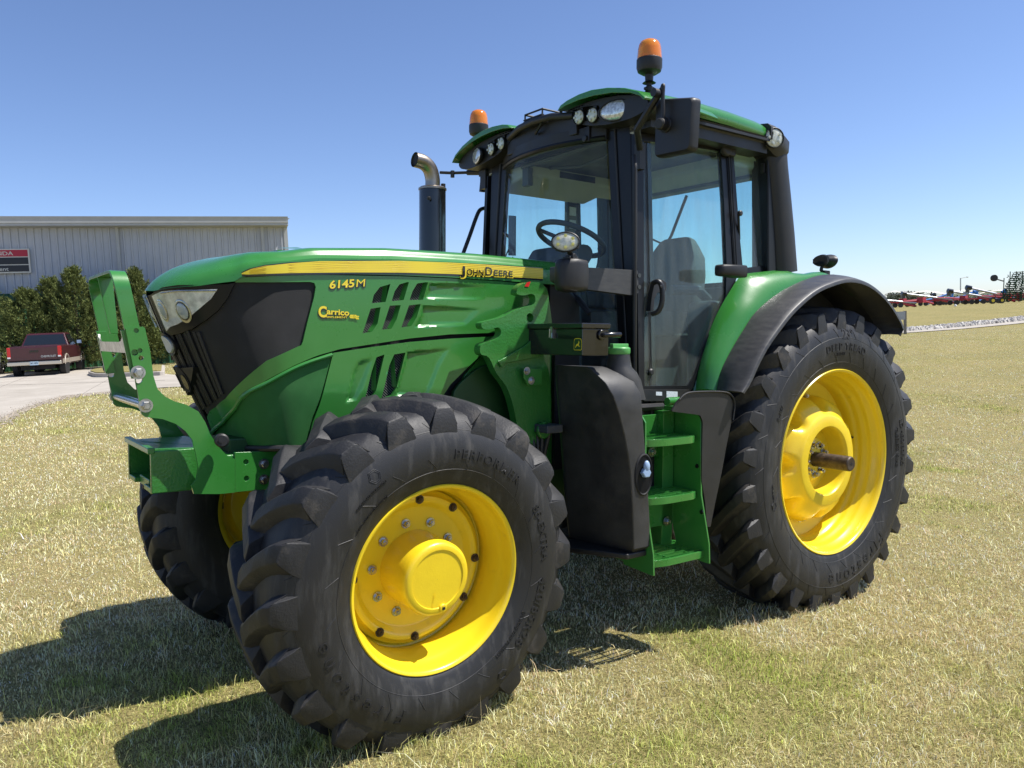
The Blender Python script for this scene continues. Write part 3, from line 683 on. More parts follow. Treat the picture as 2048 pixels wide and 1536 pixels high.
# ---------------------------------------------------------------- wheels
def wheel_frame(cx, cy, cz, side, steer=0.0, camber=0.0):
    """returns fn(phi, rho, w): phi 0 at the top, growing towards the front; w outwards from the flange plane"""
    ax = np.array([math.sin(steer), -math.cos(steer), 0]); h = np.array([-math.cos(steer), -math.sin(steer), 0]); v = np.array([0, 0, 1.]) * math.cos(camber) + ax * math.sin(camber)
    ax = ax * math.cos(camber) - np.array([0, 0, 1.]) * math.sin(camber)
    c = np.array([cx, -abs(cy), cz])
    def fn(phi, rho, w):
        p = c + ax * w + rho * (math.sin(phi) * h + math.cos(phi) * v)
        if side > 0: p = p * (1, -1, 1)
        return p
    return fn
def build_wheel(front, side):
    if front:
        fr = wheel_frame(-2.776, 1.004, .642, side, .021, .05); R, sw, wc = .715, .215, -.205; nl, hl = 20, .046
        prof = [(.372, -.012), (.383, .004), (.40, .012), (.43, .026), (.47, .036), (.51, .039), (.55, .033), (.59, .018), (.625, -.004), (.65, -.028), (.662, -.055), (.668, -.12), (.670, wc)]
        tw, sh, lwt, lwb = .207, .225, .052, .112; hook = .115; cw = .05
    else:
        fr = wheel_frame(0, .984, .865, side); R, sw, wc = .935, .235, -.225; nl, hl = 26, .058
        prof = [(.548, -.010), (.562, .004), (.58, .010), (.62, .022), (.67, .032), (.72, .034), (.77, .026), (.81, .012), (.838, -.008), (.858, -.032), (.868, -.06), (.874, -.12), (.877, wc)]
        tw, sh, lwt, lwb = .234, .27, .046, .105; hook = .085; cw = .05
    full = prof + [(r, 2 * wc - w) for r, w in prof[-2::-1]]
    def squash(p):
        lo = -.012
        if p[2] < .10: p = np.array([p[0], p[1] + (-.02 if abs(p[1]) > .8 else .02) * (side < 0) * (.10 - p[2]) * 3, lo + (p[2] - .10) * .0 + max(p[2] - lo, 0) * 1.0 if p[2] > lo else lo + (p[2] - lo) * .06])
        return p
    G_ = lambda a, r, w: squash(fr(a, r, w))
    m = MB(); N = 120
    m.loft([[G_(a, r, w) for a in np.linspace(0, 2 * math.pi, N, endpoint=False)] for r, w in full], caps=False)
    root = 'front_wheel' if front else 'rear_wheel'
    c = fr(0, 0, 0)
    WH = empty(root, '', '', (0, 0, 0)); del WH['label']; del WH['category']; WH.parent = TR
    tyre = link('tyre', m, RUBBER, WH, ang=60)
    # lugs
    m = MB(); rs = [q[0] for q in prof]; wsn = [q[1] for q in prof]
    def carc(wd):                     # carcass radius at distance wd from the centre plane
        a = [abs(w - wc) for w in wsn[8:]][::-1]; b = rs[8:][::-1]; return float(np.interp(abs(wd), a, b))
    for sgn in (1, -1):
        for k in range(nl):
            ph0 = 2 * math.pi * (k + (0.5 if sgn < 0 else 0)) / nl
            secs = []
            for i in range(11):
                s = i / 10; wd = lerp(-.022, tw, s)
                ph = ph0 + sh * ((1 - s) ** 1.25 if front else (1 - s) ** 1.05)
                slope = sh * (1.25 if front else 1.0) * (1 - s) ** (.25 if front else .05) / (tw + .022)
                cosn = 1 / math.sqrt(1 + (slope * R) ** 2)
                rt = R - .020 * (wd / tw) ** 2 - (.012 if i == 10 else 0); rb = carc(wd) - .008
                ft = 1 + .22 * (i < 2) + (.35 * max(0, s - .6) / .4 if front else .22 * max(0, s - .6) / .4)
                ht = lwt * ft / cosn / 2 / R; hb = lwb * ft / cosn / 2 / R
                if i == 0: ht *= .72; hb *= .85
                secs.append((wd, rt, rb, ph, ht, hb, wd))
            wd, rt, rb, ph, ht, hb, _ = secs[-1]
            sW = lambda r_: float(np.interp(r_, rs, wsn)) - wc
            rl = (R - .036, .657, .628, .592, .560) if front else (R - .034, .868, .838, .800, .765)
            wk = (wd + .004, lerp(wd, sW(rl[3]), .45) + .003, lerp(wd, sW(rl[3]), .8) + .005, sW(rl[3]) + .002, sW(rl[4]) - .006)
            for q, (r_, w_, mt_, mb_) in enumerate(zip(rl, wk, (1.12, 1.4, 1.75, 2.15, 2.5) if front else (1.1, 1.35, 1.65, 2.0, 2.3), (1.02, 1.06, 1.10, 1.16, 1.2))):
                secs.append((w_, r_, min(rb, r_) - .02 - .012 * q, ph + .004 * q, min(ht * mt_, hb * mb_ * .92), hb * mb_, w_ - .018))
            ringsL = []
            for (wd, rt, rb, ph, ht, hb, wb) in secs:
                w = wc + sgn * wd; w2 = wc + sgn * wb; pr = []
                rm = lerp(rb, rt, .9)
                for (dp, rr, ww) in ((-hb, rb, w2), (-lerp(hb, ht, .9), rm, w), (-ht * .86, rt, w), (ht * .86, rt, w), (lerp(hb, ht, .9), rm, w), (hb, rb, w2)): pr.append(G_(ph + dp, rr, ww))
                ringsL.append(pr)
            m.loft(ringsL)
    link('tread', m, TREAD, tyre, ang=40, bevel=.005)
    # sidewall lettering
    lt = MB()
    def side_word(s, phc, rho, size, out=True, outline=False, th=.003, **k):
        v, f, w = text2d(s, 1.0, 0.0, .012, **k); ww = w * size
        def fn(x, y, t):
            x = x * size; y = y * size
            if out: a = phc - (x - ww / 2) / rho if side < 0 else phc - (x - ww / 2) / rho; r = rho + y
            else: a = phc + (x - ww / 2) / rho; r = rho - y
            w_ = float(np.interp(r, rs, wsn)); return G_(a, r, w_ + t)
        # phi grows towards the front, which is to the viewer's left on the near side
        mm = MB(); word(mm, s, fn, 1.0, th, cut=(.011 / size if size > .03 else 0), bold=.012, **k); link('lettering', mm, RUBL, tyre, ang=60, weld=False)
    if side < 0:
        if front:
            side_word('PERFORMER', math.radians(-24), .487, .054, space=1.25)
            side_word('85-EXTRA', math.radians(-75), .490, .052, space=1.1)
            side_word('420/85R28', math.radians(-115), .487, .062, space=1.1)
            side_word('Firestone', math.radians(133), .498, .080, space=1.62)
            side_word('R-1W   INFLATE TO 35 PSI MAX', math.radians(45), .445, .012)
            side_word('(16.9R28) 139B TUBELESS', math.radians(-130), .450, .020)
            side_word('RADIAL ALL TRACTION', math.radians(40), .50, .014)
        else:
            side_word('DEEP TREAD', math.radians(-2), .672, .060, space=1.25)
            side_word('23\u00b0', math.radians(-3), .738, .085); side_word('RADIAL', math.radians(2), .640, .026)
            side_word('Firestone', math.radians(-162), .665, .115, space=1.38)
            side_word('LD 480/80R42', math.radians(-84), .690, .052); side_word('TUBELESS 151A8', math.radians(-86), .640, .034)
            side_word('R-1W', math.radians(62), .680, .035); side_word('MADE IN USA', math.radians(100), .66, .018)
        rb_ = MB()
        for k in range(nl * 1):
            a = 2 * math.pi * (k + .3) / nl
            r0, r1 = (.452, .50) if front else (.60, .66)
            rb_.tube([G_(a + .02 * j, lerp(r0, r1, j / 4), float(np.interp(lerp(r0, r1, j / 4), rs, wsn)) + .0005) for j in range(5)], .0013, 4)
            r0, r1 = (.60, .632) if front else (.745, .80)
            rb_.tube([G_(a - .0 + .012 * j, lerp(r0, r1, j / 4), float(np.interp(lerp(r0, r1, j / 4), rs, wsn)) + .0005) for j in range(5)], .0013, 4)
        for rr in ((.598, .445) if front else (.60, .745)): rb_.tube([G_(a, rr, float(np.interp(rr, rs, wsn)) - .0002) for a in np.linspace(0, 2 * math.pi, 120)], .0016, 4, caps=False)
        for a, rr in (((.60, .545), (-2.55, .545)) if front else ((1.85, .67),)):
            for q in (.020, .026): rb_.tube([G_(a + q / rr * math.cos(t), rr + q * math.sin(t), float(np.interp(rr + q * math.sin(t), rs, wsn)) + .001) for t in np.linspace(0, 2 * math.pi, 7)], .0014, 4)
        link('moulding_lines', rb_, RUBBER, tyre)
    # rim
    n = 96; A = np.linspace(0, 2 * math.pi, n, endpoint=False)
    L = lambda mm, pr: mm.loft([[fr(a, r, w) for a in A] for r, w in pr], caps=False)
    m = MB()
    if front:
        L(m, [(.372, -.02), (.379, -.006), (.381, .002), (.377, .007), (.370, .006), (.364, .000), (.360, -.010), (.356, -.030), (.354, -.052), (.346, -.066), (.340, -.085), (.330, -.125), (.328, -.165), (.335, -.190), (.337, -.205), (.322, -.212), (.318, -.222), (.318, -.26), (.332, -.30), (.345, -.38), (.372, -.40)])
        RIM = link('rim', m, YEL, WH, ang=50)
        m = MB(); L(m, [(.150, -.200), (.245, -.200), (.252, -.197), (.268, -.176), (.285, -.166), (.297, -.170), (.302, -.185), (.319, -.192), (.321, -.2)])
        DISC = link('wheel_disc', m, YEL, RIM, ang=50)
        m = MB(); L(m, [(.152, -.205), (.152, -.19), (.150, -.06), (.149, -.022), (.142, -.010), (.135, -.006), (.118, -.006), (.116, -.010), (.001, -.010)]); HB = link('hub', m, YCAST, WH, ang=35)
        pa = math.radians(180 + 12); m = MB(); m.cyl(fr(pa, .122, -.012), fr(pa, .122, 1) - fr(pa, .122, 0), .0165, .012, 20, .003); PL = link('drain_plug', m, YCAST, HB)
        m = MB(); m.box(*(lambda q: (q - .005, q + .005))(np.array(fr(pa, .122, .0005)))); link('plug_socket', m, DARK, PL)
        mm = MB(); f_ = lambda x, y, t: fr(math.radians(180 - 4) + (y) / .1, .085 + (.04 - x), -.0095 + t); word(mm, 'OIL LEVEL', f_, 1, .003, bold=.0, sx=.0125) if False else None
        m = MB(); v, f, w = text2d('OIL LEVEL', .013, 0, .0004)
        ca = fr(math.radians(170), .112, -.0095); up_ = fr(math.radians(170), .05, -.0095) - ca; up_ /= np.linalg.norm(up_); axn = fr(0, 0, 1) - fr(0, 0, 0); axn /= np.linalg.norm(axn); sd = np.cross(axn, up_)
        m.add([ca + up_ * a - sd * (b - .005) + axn * .0025 for a, b in v], f); link('hub_lettering', m, YEL, HB)
        for k in range(10):
            a = 2 * math.pi * (k + .35) / 10; m = MB(); m.hexbolt(fr(a, .190, -.198), fr(a, .19, 1) - fr(a, .19, 0), .0135, .017); link('wheel_nut', m, CHROME, DISC)
        for k in range(8):
            a = 2 * math.pi * (k + .1) / 8 + (0.09 if k % 2 else -.09); m = MB(); m.hexbolt(fr(a, .286, -.168), fr(a, .19, 1) - fr(a, .19, 0), .0125, .015); link('clamp_bolt', m, RUSTY, DISC)
    else:
        L(m, [(.548, -.02), (.556, -.006), (.5585, .002), (.554, .008), (.546, .006), (.539, -.004), (.534, -.02), (.532, -.05), (.520, -.062), (.516, -.08), (.514, -.11), (.506, -.118), (.504, -.14), (.500, -.16), (.492, -.166), (.488, -.20), (.487, -.24), (.494, -.27), (.50, -.32), (.53, -.40), (.548, -.43)])
        RIM = link('rim', m, YEL, WH, ang=50)
        m = MB(); L(m, [(.12, -.235), (.30, -.235), (.36, -.26), (.44, -.25), (.488, -.235), (.488, -.245)]); DISC = link('wheel_disc', m, YEL, RIM)
        # cast centre with lobes
        m = MB(); R_ = []
        for (r, w, lob) in ((.395, -.25, 1), (.390, -.185, 1), (.374, -.135, .9), (.350, -.105, .7), (.325, -.085, .35), (.300, -.072, .1), (.285, -.062, 0), (.276, -.054, 0), (.266, -.050, 0), (.212, -.050, 0), (.205, -.056, 0), (.200, -.08, 0), (.198, -.17, 0), (.19, -.18, 0)):
            R_.append([fr(a, r - .062 * lob * (max(0, math.cos(8 * a)) ** 1.6), w - .020 * lob * (max(0, math.cos(8 * a)) ** 1.6)) for a in np.linspace(0, 2 * math.pi, 160, endpoint=False)])
        m.loft(R_, caps=False); HB = link('hub', m, YCAST, WH, ang=40)
        m = MB(); L(m, [(.2, -.175), (.14, -.175), (.13, -.15), (.115, -.145), (.001, -.145)]); link('hub_face', m, YCAST, HB)
        axv = fr(0, 0, 1) - fr(0, 0, 0)
        m = MB(); m.cyl(fr(0, 0, -.15), axv, .044, .248, 32, .006); AX = link('axle_shaft', m, RUSTY, WH)
        m = MB()
        for k in range(60):
            w = -.07 + .16 * k / 60; m.loft([[fr(a, .0445 + .0006 * (k % 2), w) for a in np.linspace(0, 2 * math.pi, 24, endpoint=False)], [fr(a, .0445, w + .0026) for a in np.linspace(0, 2 * math.pi, 24, endpoint=False)]], caps=False)
        link('axle_teeth', m, RUSTY, AX, weld=False)
        m = MB(); m.cyl(fr(0, 0, .0985), axv, .010, .001, 12); link('axle_centre', m, DARK, AX)
        for k in range(9):
            a = 2 * math.pi * (k + .4) / 9; m = MB(); m.hexbolt(fr(a, .092, -.145), axv, .016, .024); link('hub_bolt', m, CHROME, HB)
        for k in range(8):
            a = 2 * math.pi * k / 8; m = MB(); m.hexbolt(fr(a, .385, -.235), axv, .016, .024); link('disc_bolt', m, ZINC, DISC)
        m = MB(); m.tube([fr(math.radians(-78), .49, -.21), fr(math.radians(-78), .475, -.17)], .007, 8); link('tyre_valve', m, BLACK, RIM)
        v, f, w = text2d('N400125', .03); m = MB(); m.add([fr(math.radians(196) + (a - w / 2) / .24, .255 - b, -.0485) for a, b in v], f); link('hub_lettering', m, YEL, HB)
    return WH
for front in (True, False):
    for side in (-1, 1): build_wheel(front, side)
m = MB(); m.cyl((0, -.78, .865), (0, 1, 0), .10, 1.56, 32); m.lathe([(.001, -.5), (.19, -.5), (.22, -.35), (.22, .35), (.19, .5), (.001, .5)], (0, 0, .865), (0, 1, 0), 32); link('rear_axle', m, DKGREEN, TR)

# ================================================================ CAB
def yi(z): return float(np.interp(z, [1.2, 2.0, 2.6, 2.8], [.600, .523, .466, .45]))
def yo(z): return float(np.interp(z, [1.2, 2.0, 2.6, 2.8], [.730, .690, .660, .65]))
CAB = empty('cab', '', '', (0, 0, 0)); del CAB['label']; del CAB['category']; CAB.parent = TR
def cabside(u, v, t): return (u, -yo(v) - .012 - t, v)
def ps(pts): return [(float(q[0]), float(q[2])) for q in (T(a, b, y=-yo(np.interp(b, [250, 800], [2.7, 1.3])) - .012) for a, b in pts)]
# front corner posts
zs_ = np.linspace(1.16, 2.70, 8)
for s in (1, -1):
    m = MB(); m.loft([[(-1.405, -yi(z), z), (-1.40, -yo(z) + .03, z), (-1.375, -yo(z), z), (-1.28, -yo(z) - .006, z), (-1.28, -yo(z) + .045, z), (-1.37, -yi(z), z)] for z in zs_])
    if s < 0: m = m.mirror()
    link('corner_post', m, PILLAR, CAB, bevel=.006)
    m = MB(); m.loft([[(-1.408, -yi(z) - .055, z), (-1.412, -yi(z) - .06, z), (-1.412, -yi(z) - .066, z), (-1.408, -yi(z) - .07, z)] for z in zs_])
    m.loft([[(-1.33, -yo(z) - .006, z), (-1.33, -yo(z) - .012, z), (-1.318, -yo(z) - .012, z), (-1.318, -yo(z) - .006, z)] for z in zs_])
    if s < 0: m = m.mirror()
    link('post_seal', m, BLACK, CAB, weld=False)
# door frame ring (near and far) + rear quarter frame ring
door_out = ps([(1268, 268), (1300, 268), (1460, 292), (1463, 330), (1472, 470), (1477, 535), (1464, 578), (1440, 622), (1420, 668), (1400, 722), (1386, 772), (1376, 783), (1275, 784)])
door_in = ps([(1284, 283), (1300, 284), (1440, 303), (1446, 400), (1451, 531), (1449, 592), (1432, 630), (1414, 673), (1400, 712), (1386, 752), (1374, 771), (1286, 772)])
m = MB(); plate(m, door_out, [door_in], lambda u, v, t: cabside(u, v, t + .010), .028, .12)
both('door_frame', m, PILLAR, CAB, bevel=.004)
m = MB(); plate(m, door_in, [], cabside, .005, .12); DG = both('door_glass', m, GLASS, CAB)
q_out = ps([(1462, 292), (1530, 303), (1545, 315), (1560, 545), (1478, 548), (1471, 470)])
q_in = ps([(1466, 300), (1523, 314), (1540, 531), (1484, 536), (1478, 470)])
m = MB(); plate(m, q_out, [q_in], lambda u, v, t: cabside(u, v, t + .008), .028, .12); both('quarter_frame', m, PILLAR, CAB, bevel=.004)
m = MB(); plate(m, q_in, [], cabside, .005, .12); both('quarter_glass', m, GLASS, CAB)
# door seal line and centre post
for a, b in (((1457, 300), (1470, 535)), ((1461, 300), (1474, 535))):
    m = MB(); m.tube([T(*a, y=-yo(2.6) - .028), T(*b, y=-yo(2.0) - .028)], .0045, 6); both('post_trim', m, BLACK, CAB)
# windscreen
zz = np.linspace(1.20, 2.675, 16)
def wsx(y, z): return -1.412 - .11 * (1 - (y / yi(z)) ** 2)
m = MB(); m.loft([[(wsx(y, z), y, z) for y in np.linspace(-yi(z), yi(z), 17)] for z in zz], closed=False); link('windscreen', m, GLASS, CAB)
m = MB()
m.tube([(wsx(y, 2.665) - .004, y, 2.665) for y in np.linspace(-yi(2.66), yi(2.66), 17)], .016, 8)
link('windscreen_seal', m, PILLAR, CAB)
# rear: posts / ducts, header, window, lower wall
def dpt(px, py): return T(px, py, y=-.72)
duct = [(dpt(1546, 300), .055), (dpt(1549, 316), .062), (dpt(1551, 335), .060), (dpt(1557, 400), .062), (dpt(1563, 470), .064), (dpt(1568, 545), .066)]
m = MB(); m.tube([d[0] for d in duct], [d[1] for d in duct], 20, flat=1.5); both('rear_duct', m, BLACK, CAB)
m = MB(); a, b = dpt(1536, 322), dpt(1544, 545); m.loft([[(a[0] - .03, -.74, a[2] + .1), (a[0] + .05, -.74, a[2] + .1), (a[0] + .05, -.62, a[2] + .1), (a[0] - .03, -.62, a[2] + .1)], [(b[0] - .03, -.74, 1.2), (b[0] + .05, -.74, 1.2), (b[0] + .05, -.62, 1.2), (b[0] - .03, -.62, 1.2)]])
both('rear_post', m, PILLAR, CAB, bevel=.01)
for py in (337, 527):
    a = T(1529 if py < 400 else 1547, py, y=-yo(2.3) - .03); m = MB(); m.box(a - (.022, .012, .028), a + (.022, .012, .028)); m.cyl(a + (0, -.012, 0), (0, -1, 0), .009, .006, 12)
    link('window_hinge', m, BLACK, CAB, bevel=.003)
m = MB(); m.box((-.30, -.63, 2.58), (-.20, .63, 2.72)); m.box((-.28, -.63, 1.25), (-.16, .63, 1.93)); link('rear_wall', m, CONS, CAB, bevel=.01)
m = MB(); m.box((-.245, -.62, 1.93), (-.240, .62, 2.58)); link('rear_window', m, GLASS, CAB)
m = MB(); m.box((-.262, -.62, 1.93), (-.232, -.585, 2.58)); m.box((-.262, .585, 1.93), (-.232, .62, 2.58)); m.box((-.262, -.585, 1.93), (-.232, .585, 1.96)); link('rear_window_frame', m, GBLACK, CAB, bevel=.006)
m = MB(); m.tube([(-.27, -.02, 2.55), (-.28, .10, 2.3), (-.28, .16, 2.22)], .010, 8); m.tube([(-.28, .02, 2.18), (-.28, .30, 2.30)], .007, 6); link('rear_wiper', m, BLACK, CAB)
# sill, floor, headliner
q = ps([(1278, 779), (1376, 779), (1364, 802), (1284, 802)]); m = MB(); plate(m, q, [], lambda u, v, t: cabside(u, v, t + .012), .06); SIL = link('door_sill', m, BLACK, CAB, bevel=.004)
m = MB(); m.box((-1.40, -.70, 1.16), (-.2, .70, 1.27)); m.box((-1.34, -.66, .98), (-.3, .66, 1.16)); link('cab_floor', m, CONS, CAB, bevel=.01)
m = MB(); plate(m, [(a, b) for a, b in ps([(1308, 783), (1320, 783.5), (1320, 791), (1308, 790.5)])], [], lambda u, v, t: cabside(u, v, t + .0135), .001); link('sill_sticker', m, STICK, SIL)
m = MB(); plate(m, [(a, b) for a, b in ps([(1329, 782), (1351, 783), (1351, 796), (1329, 795)])], [], lambda u, v, t: cabside(u, v, t + .0135), .001); link('sill_sticker', m, STICK, SIL)
# headliner shell
R = []
for x in np.linspace(-1.40, -.25, 9):
    R.append([(x, -.655, 2.645), (x, -.60, 2.668), (x, -.40, 2.69), (x, 0, 2.70), (x, .40, 2.69), (x, .60, 2.668), (x, .655, 2.645), (x, .655, 2.74), (x, -.655, 2.74)])
m = MB(); m.loft(R); HLN = link('headliner', m, BLIND, CAB)
m = MB(); m.box((-.62, -.64, 2.60), (-.28, .64, 2.672)); m.loft([[(-1.36, .30, 2.60), (-.60, .30, 2.60), (-.60, .30, 2.69), (-1.36, .30, 2.69)], [(-1.36, .64, 2.54), (-.60, .64, 2.54), (-.60, .64, 2.69), (-1.36, .64, 2.69)]])
link('overhead_console', m, BLIND, HLN, bevel=.02, seg=3)
m = MB(); m.box((-1.10, .298, 2.615), (-.80, .31, 2.655)); link('radio_slot', m, DARK, HLN)
m = MB()
for i in range(8):
    for j in range(8):
        a, b = (i - 3.5) / 4, (j - 3.5) / 4
        if a * a + b * b < .85: m.box((-1.0 + a * .05, -.35 + b * .05, 2.6855), (-.992 + a * .05, -.342 + b * .05, 2.688))
link('speaker_grille', m, DARK, HLN, weld=False)
m = MB(); m.tube([(-1.38, -.44, 2.66), (-1.36, .35, 2.655)], .016, 8); m.tube([(-1.28, -.46, 2.655), (-1.22, -.25, 2.63), (-1.18, 0, 2.625), (-1.22, .25, 2.65)], .010, 8); link('sun_blind', m, CONS, CAB)
# dash, steering wheel, column, seat, consoles
sw = T(1142, 479, y=-.02)
m = MB(); R = []
cN = np.array([.40, 0, .90]); cN /= np.linalg.norm(cN)
a_ = np.cross([0, 1, 0], cN); b_ = np.array([0, 1., 0])
rw = .205
m.tube([sw + rw * (math.cos(t) * a_ * 1.0 + math.sin(t) * b_) for t in np.linspace(0, 2 * math.pi, 41)], .016, 10, caps=False)
m.ell(sw - cN * .02, (.05, .05, .03), 16, 8)
for t in (.2, 2.4, 4.2): m.tube([sw - cN * .02, sw + (rw - .01) * (math.cos(t) * a_ + math.sin(t) * b_)], .012, 8)
SWO = link('steering_wheel', m, CONS, CAB)
m = MB(); m.tube([sw - cN * .03, sw - cN * .25, (-1.42, 0, 1.6), (-1.42, 0, 1.3)], [.05, .06, .09, .12], 14); link('steering_column', m, CONS, CAB)
d0 = T(1085, 500, y=-.02)
m = MB(); m.loft([[( x0, -w, z0_), (x0, w, z0_), (x0 - .0, w * .8, z1__), (x0, -w * .8, z1__)] for x0, w, z0_, z1__ in ((-1.50, .16, 1.3, 2.06), (-1.43, .20, 1.3, 2.13), (-1.34, .20, 1.3, 2.12), (-1.28, .15, 1.3, 2.04))]); link('dashboard', m, CONS, CAB, bevel=.03, seg=3)
m = MB(); m.loft([smooth_poly([(-1.30 + a, y, z) for a, z in ((-.02, 2.00), (.05, 2.02), (.10, 2.09), (.06, 2.14), (-.04, 2.12))], 3) for y in np.linspace(-.13, .13, 5)]); link('instrument_hood', m, CONS, CAB)
m = MB()
for y, dx in ((-.12, .0), (.17, .04)): m.tube([(-1.18 + dx, y, 1.95), (-1.14 + dx, y + .01, 2.04), (-1.12 + dx, y + .02, 2.12)], .006, 6); m.ell((-1.118 + dx, y + .02, 2.13), (.014, .014, .02), 10, 6)
link('control_lever', m, CONS, CAB)
st = T(1338, 477, y=0)
sx = float(st[0])
def seat_ring(z, hw, x0, x1): return rounded([(x0, -hw, z), (x1, -hw, z), (x1, hw, z), (x0, hw, z)], .05, 3)
m = MB(); m.loft([seat_ring(1.72, .21, sx - .02, sx + .10), seat_ring(1.85, .235, sx - .05, sx + .10), seat_ring(2.0, .235, sx - .04, sx + .12), seat_ring(2.12, .21, sx - .02, sx + .14), seat_ring(2.20, .16, sx + .01, sx + .14), seat_ring(2.245, .13, sx + .03, sx + .13), seat_ring(2.262, .10, sx + .05, sx + .11)]); ST = link('seat', m, SEATM, CAB, ang=50)
m = MB(); m.loft([rounded([(sx - .50, -.24, z), (sx + .05, -.24, z), (sx + .05, .24, z), (sx - .50, .24, z)], .07, 3) for z in (1.62, 1.66, 1.74, 1.765)]); link('seat_cushion', m, SEATM, ST)
m = MB(); m.box((sx - .40, -.17, 1.27), (sx + .05, .17, 1.62)); link('seat_base', m, CONS, ST, bevel=.02)
m = MB(); m.tube([(sx + .06, -.28, 1.85), (sx - .05, -.30, 1.90), (sx - .32, -.31, 1.89)], .032, 10); link('armrest', m, CONS, ST)
m = MB(); m.box((-1.0, .33, 1.27), (-.3, .60, 1.80)); m.box((-.75, .32, 1.80), (-.35, .58, 1.92)); link('right_console', m, CONS, CAB, bevel=.03, seg=3)
m = MB(); m.box((-.72, -.62, 1.27), (-.28, -.42, 1.82)); link('left_console', m, CONS, CAB, bevel=.04, seg=3)
m = MB()
for k, (x, y, h) in enumerate(((-.9, .42, .14), (-.83, .45, .2), (-.76, .40, .12), (-.95, .5, .1))): m.tube([(x, y, 1.78), (x - .02, y, 1.80 + h)], .006, 6); m.ell((x - .02, y, 1.82 + h), (.018, .018, .024), 10, 6)
link('gear_lever', m, CONS, CAB, weld=False)
# display screens on the far corner post
a = T(1019, 463, y=.43); m = MB(); m.loft([[(a[0] - .010, .43 - .0, z), (a[0] + .008, .43, z), (a[0] + .045, .42, z), (a[0] + .03, .42, z)] for z in (a[2] - .15, a[2] + .10)]); m.tube([a + (.02, 0, -.05), a + (-.0, .06, 0)], .01, 6); link('display_screen', m, GBLACK, CAB, bevel=.006)
m = MB(); m.tube(spline([a + (0, 0, -.1), a + (-.02, .02, -.18), a + (.0, .0, -.27)], 5), .004, 6); m.tube(spline([a + (.01, -.02, -.16), a + (.02, -.05, -.22), a + (0, -.03, -.30)], 5), .004, 6); link('display_cable', m, CONS, CAB)
a = T(1055, 353, y=.30); m = MB(); m.box(a - (.02, .03, .06), a + (.02, .03, .05)); m.tube([a + (0, 0, .05), a + (0, 0, .13)], .015, 8); link('interior_mirror', m, CONS, CAB, bevel=.01)
# warning labels on the far centre post
fp = T(1146, 440, y=.655); m = MB(); m.loft([[(fp[0] - .045, .66, z), (fp[0] + .05, .66, z), (fp[0] + .05, .70, z), (fp[0] - .045, .70, z)] for z in (1.3, 2.66)]); FP2 = link('centre_post', m, CONSG, CAB, bevel=.01)
m = MB()
for k in range(4): m.box((fp[0] - .03, .6575, fp[2] + .12 - k * .09), (fp[0] + .03, .6585, fp[2] + .18 - k * .09))
link('post_label', m, STICK, FP2, weld=False)
# wiper in front of the windscreen
m = MB(); m.tube([T(1092, 528, x=-1.50), T(1115, 565, x=-1.53), T(1160, 598, x=-1.55), T(1180, 625, x=-1.55)], [.008, .011, .010, .008], 8); m.tube([T(1090, 512, x=-1.47), T(1130, 570, x=-1.54)], .006, 6); m.tube([T(1135, 577, x=-1.55), T(1178, 628, x=-1.56)], .010, 6); link('windscreen_wiper', m, BLACK, CAB)
# black cowl between hood and windscreen
m = MB(); m.loft([[(x, -w, z) for w, z in ((.40, 1.2), (.40, h - .05), (.34, h), (-.34, h), (-.40, h - .05), (-.40, 1.2))] for x, h in ((-1.74, 1.93), (-1.66, 1.93), (-1.53, 1.84))]); link('hood_cowl', m, BLACK, CAB, bevel=.01)
# inner green bulkhead glimpsed below
m = MB(); m.box((-1.72, -.42, .9), (-1.55, .42, 1.55)); m.box((-1.5, -.62, .75), (-.9, .62, .98)); link('bulkhead', m, DARK, CAB)

# ---------------------------------------------------------------- roof
ROOF_SEC = [(.80, 2.748), (.812, 2.775), (.805, 2.805), (.775, 2.832), (.70, 2.850), (.50, 2.862), (.25, 2.868), (0, 2.870)]
R = []
for x, sy, dz in ((-1.38, .985, -.012), (-1.34, 1, 0), (-1.1, 1.0, .010), (-.8, .99, .008), (-.55, .98, -.002), (-.42, .97, -.014)):
    h = [(x, -a * sy, b + dz) for a, b in ROOF_SEC]; R.append(h + [(x, a * sy, b + dz) for a, b in ROOF_SEC[-2::-1]])
m = MB(); m.loft(R); ROOF = link('roof', m, GREEN, CAB, ang=40)
m = MB(); m.box((-1.40, -.775, 2.66), (-.45, .775, 2.752)); m.loft([[(x, -.79, 2.735), (x, -.80, 2.748), (x, -.74, 2.665), (x, -.72, 2.665)] for x in (-1.4, -.45)]); link('roof_underframe', m, BLACK, CAB, bevel=.015)
m = MB(); m.box((-1.42, -.805, 2.722), (-.43, .805, 2.736)); m.loft([[(x_, y, z_) for x_, z_ in ((wsx(y, 2.66) - .012, 2.655), (wsx(y, 2.66) - .012, 2.73), (-1.36, 2.73), (-1.36, 2.70), (wsx(y, 2.66) + .03, 2.655))] for y in np.linspace(-.47, .47, 15)]); link('roof_header', m, BLACK, CAB)
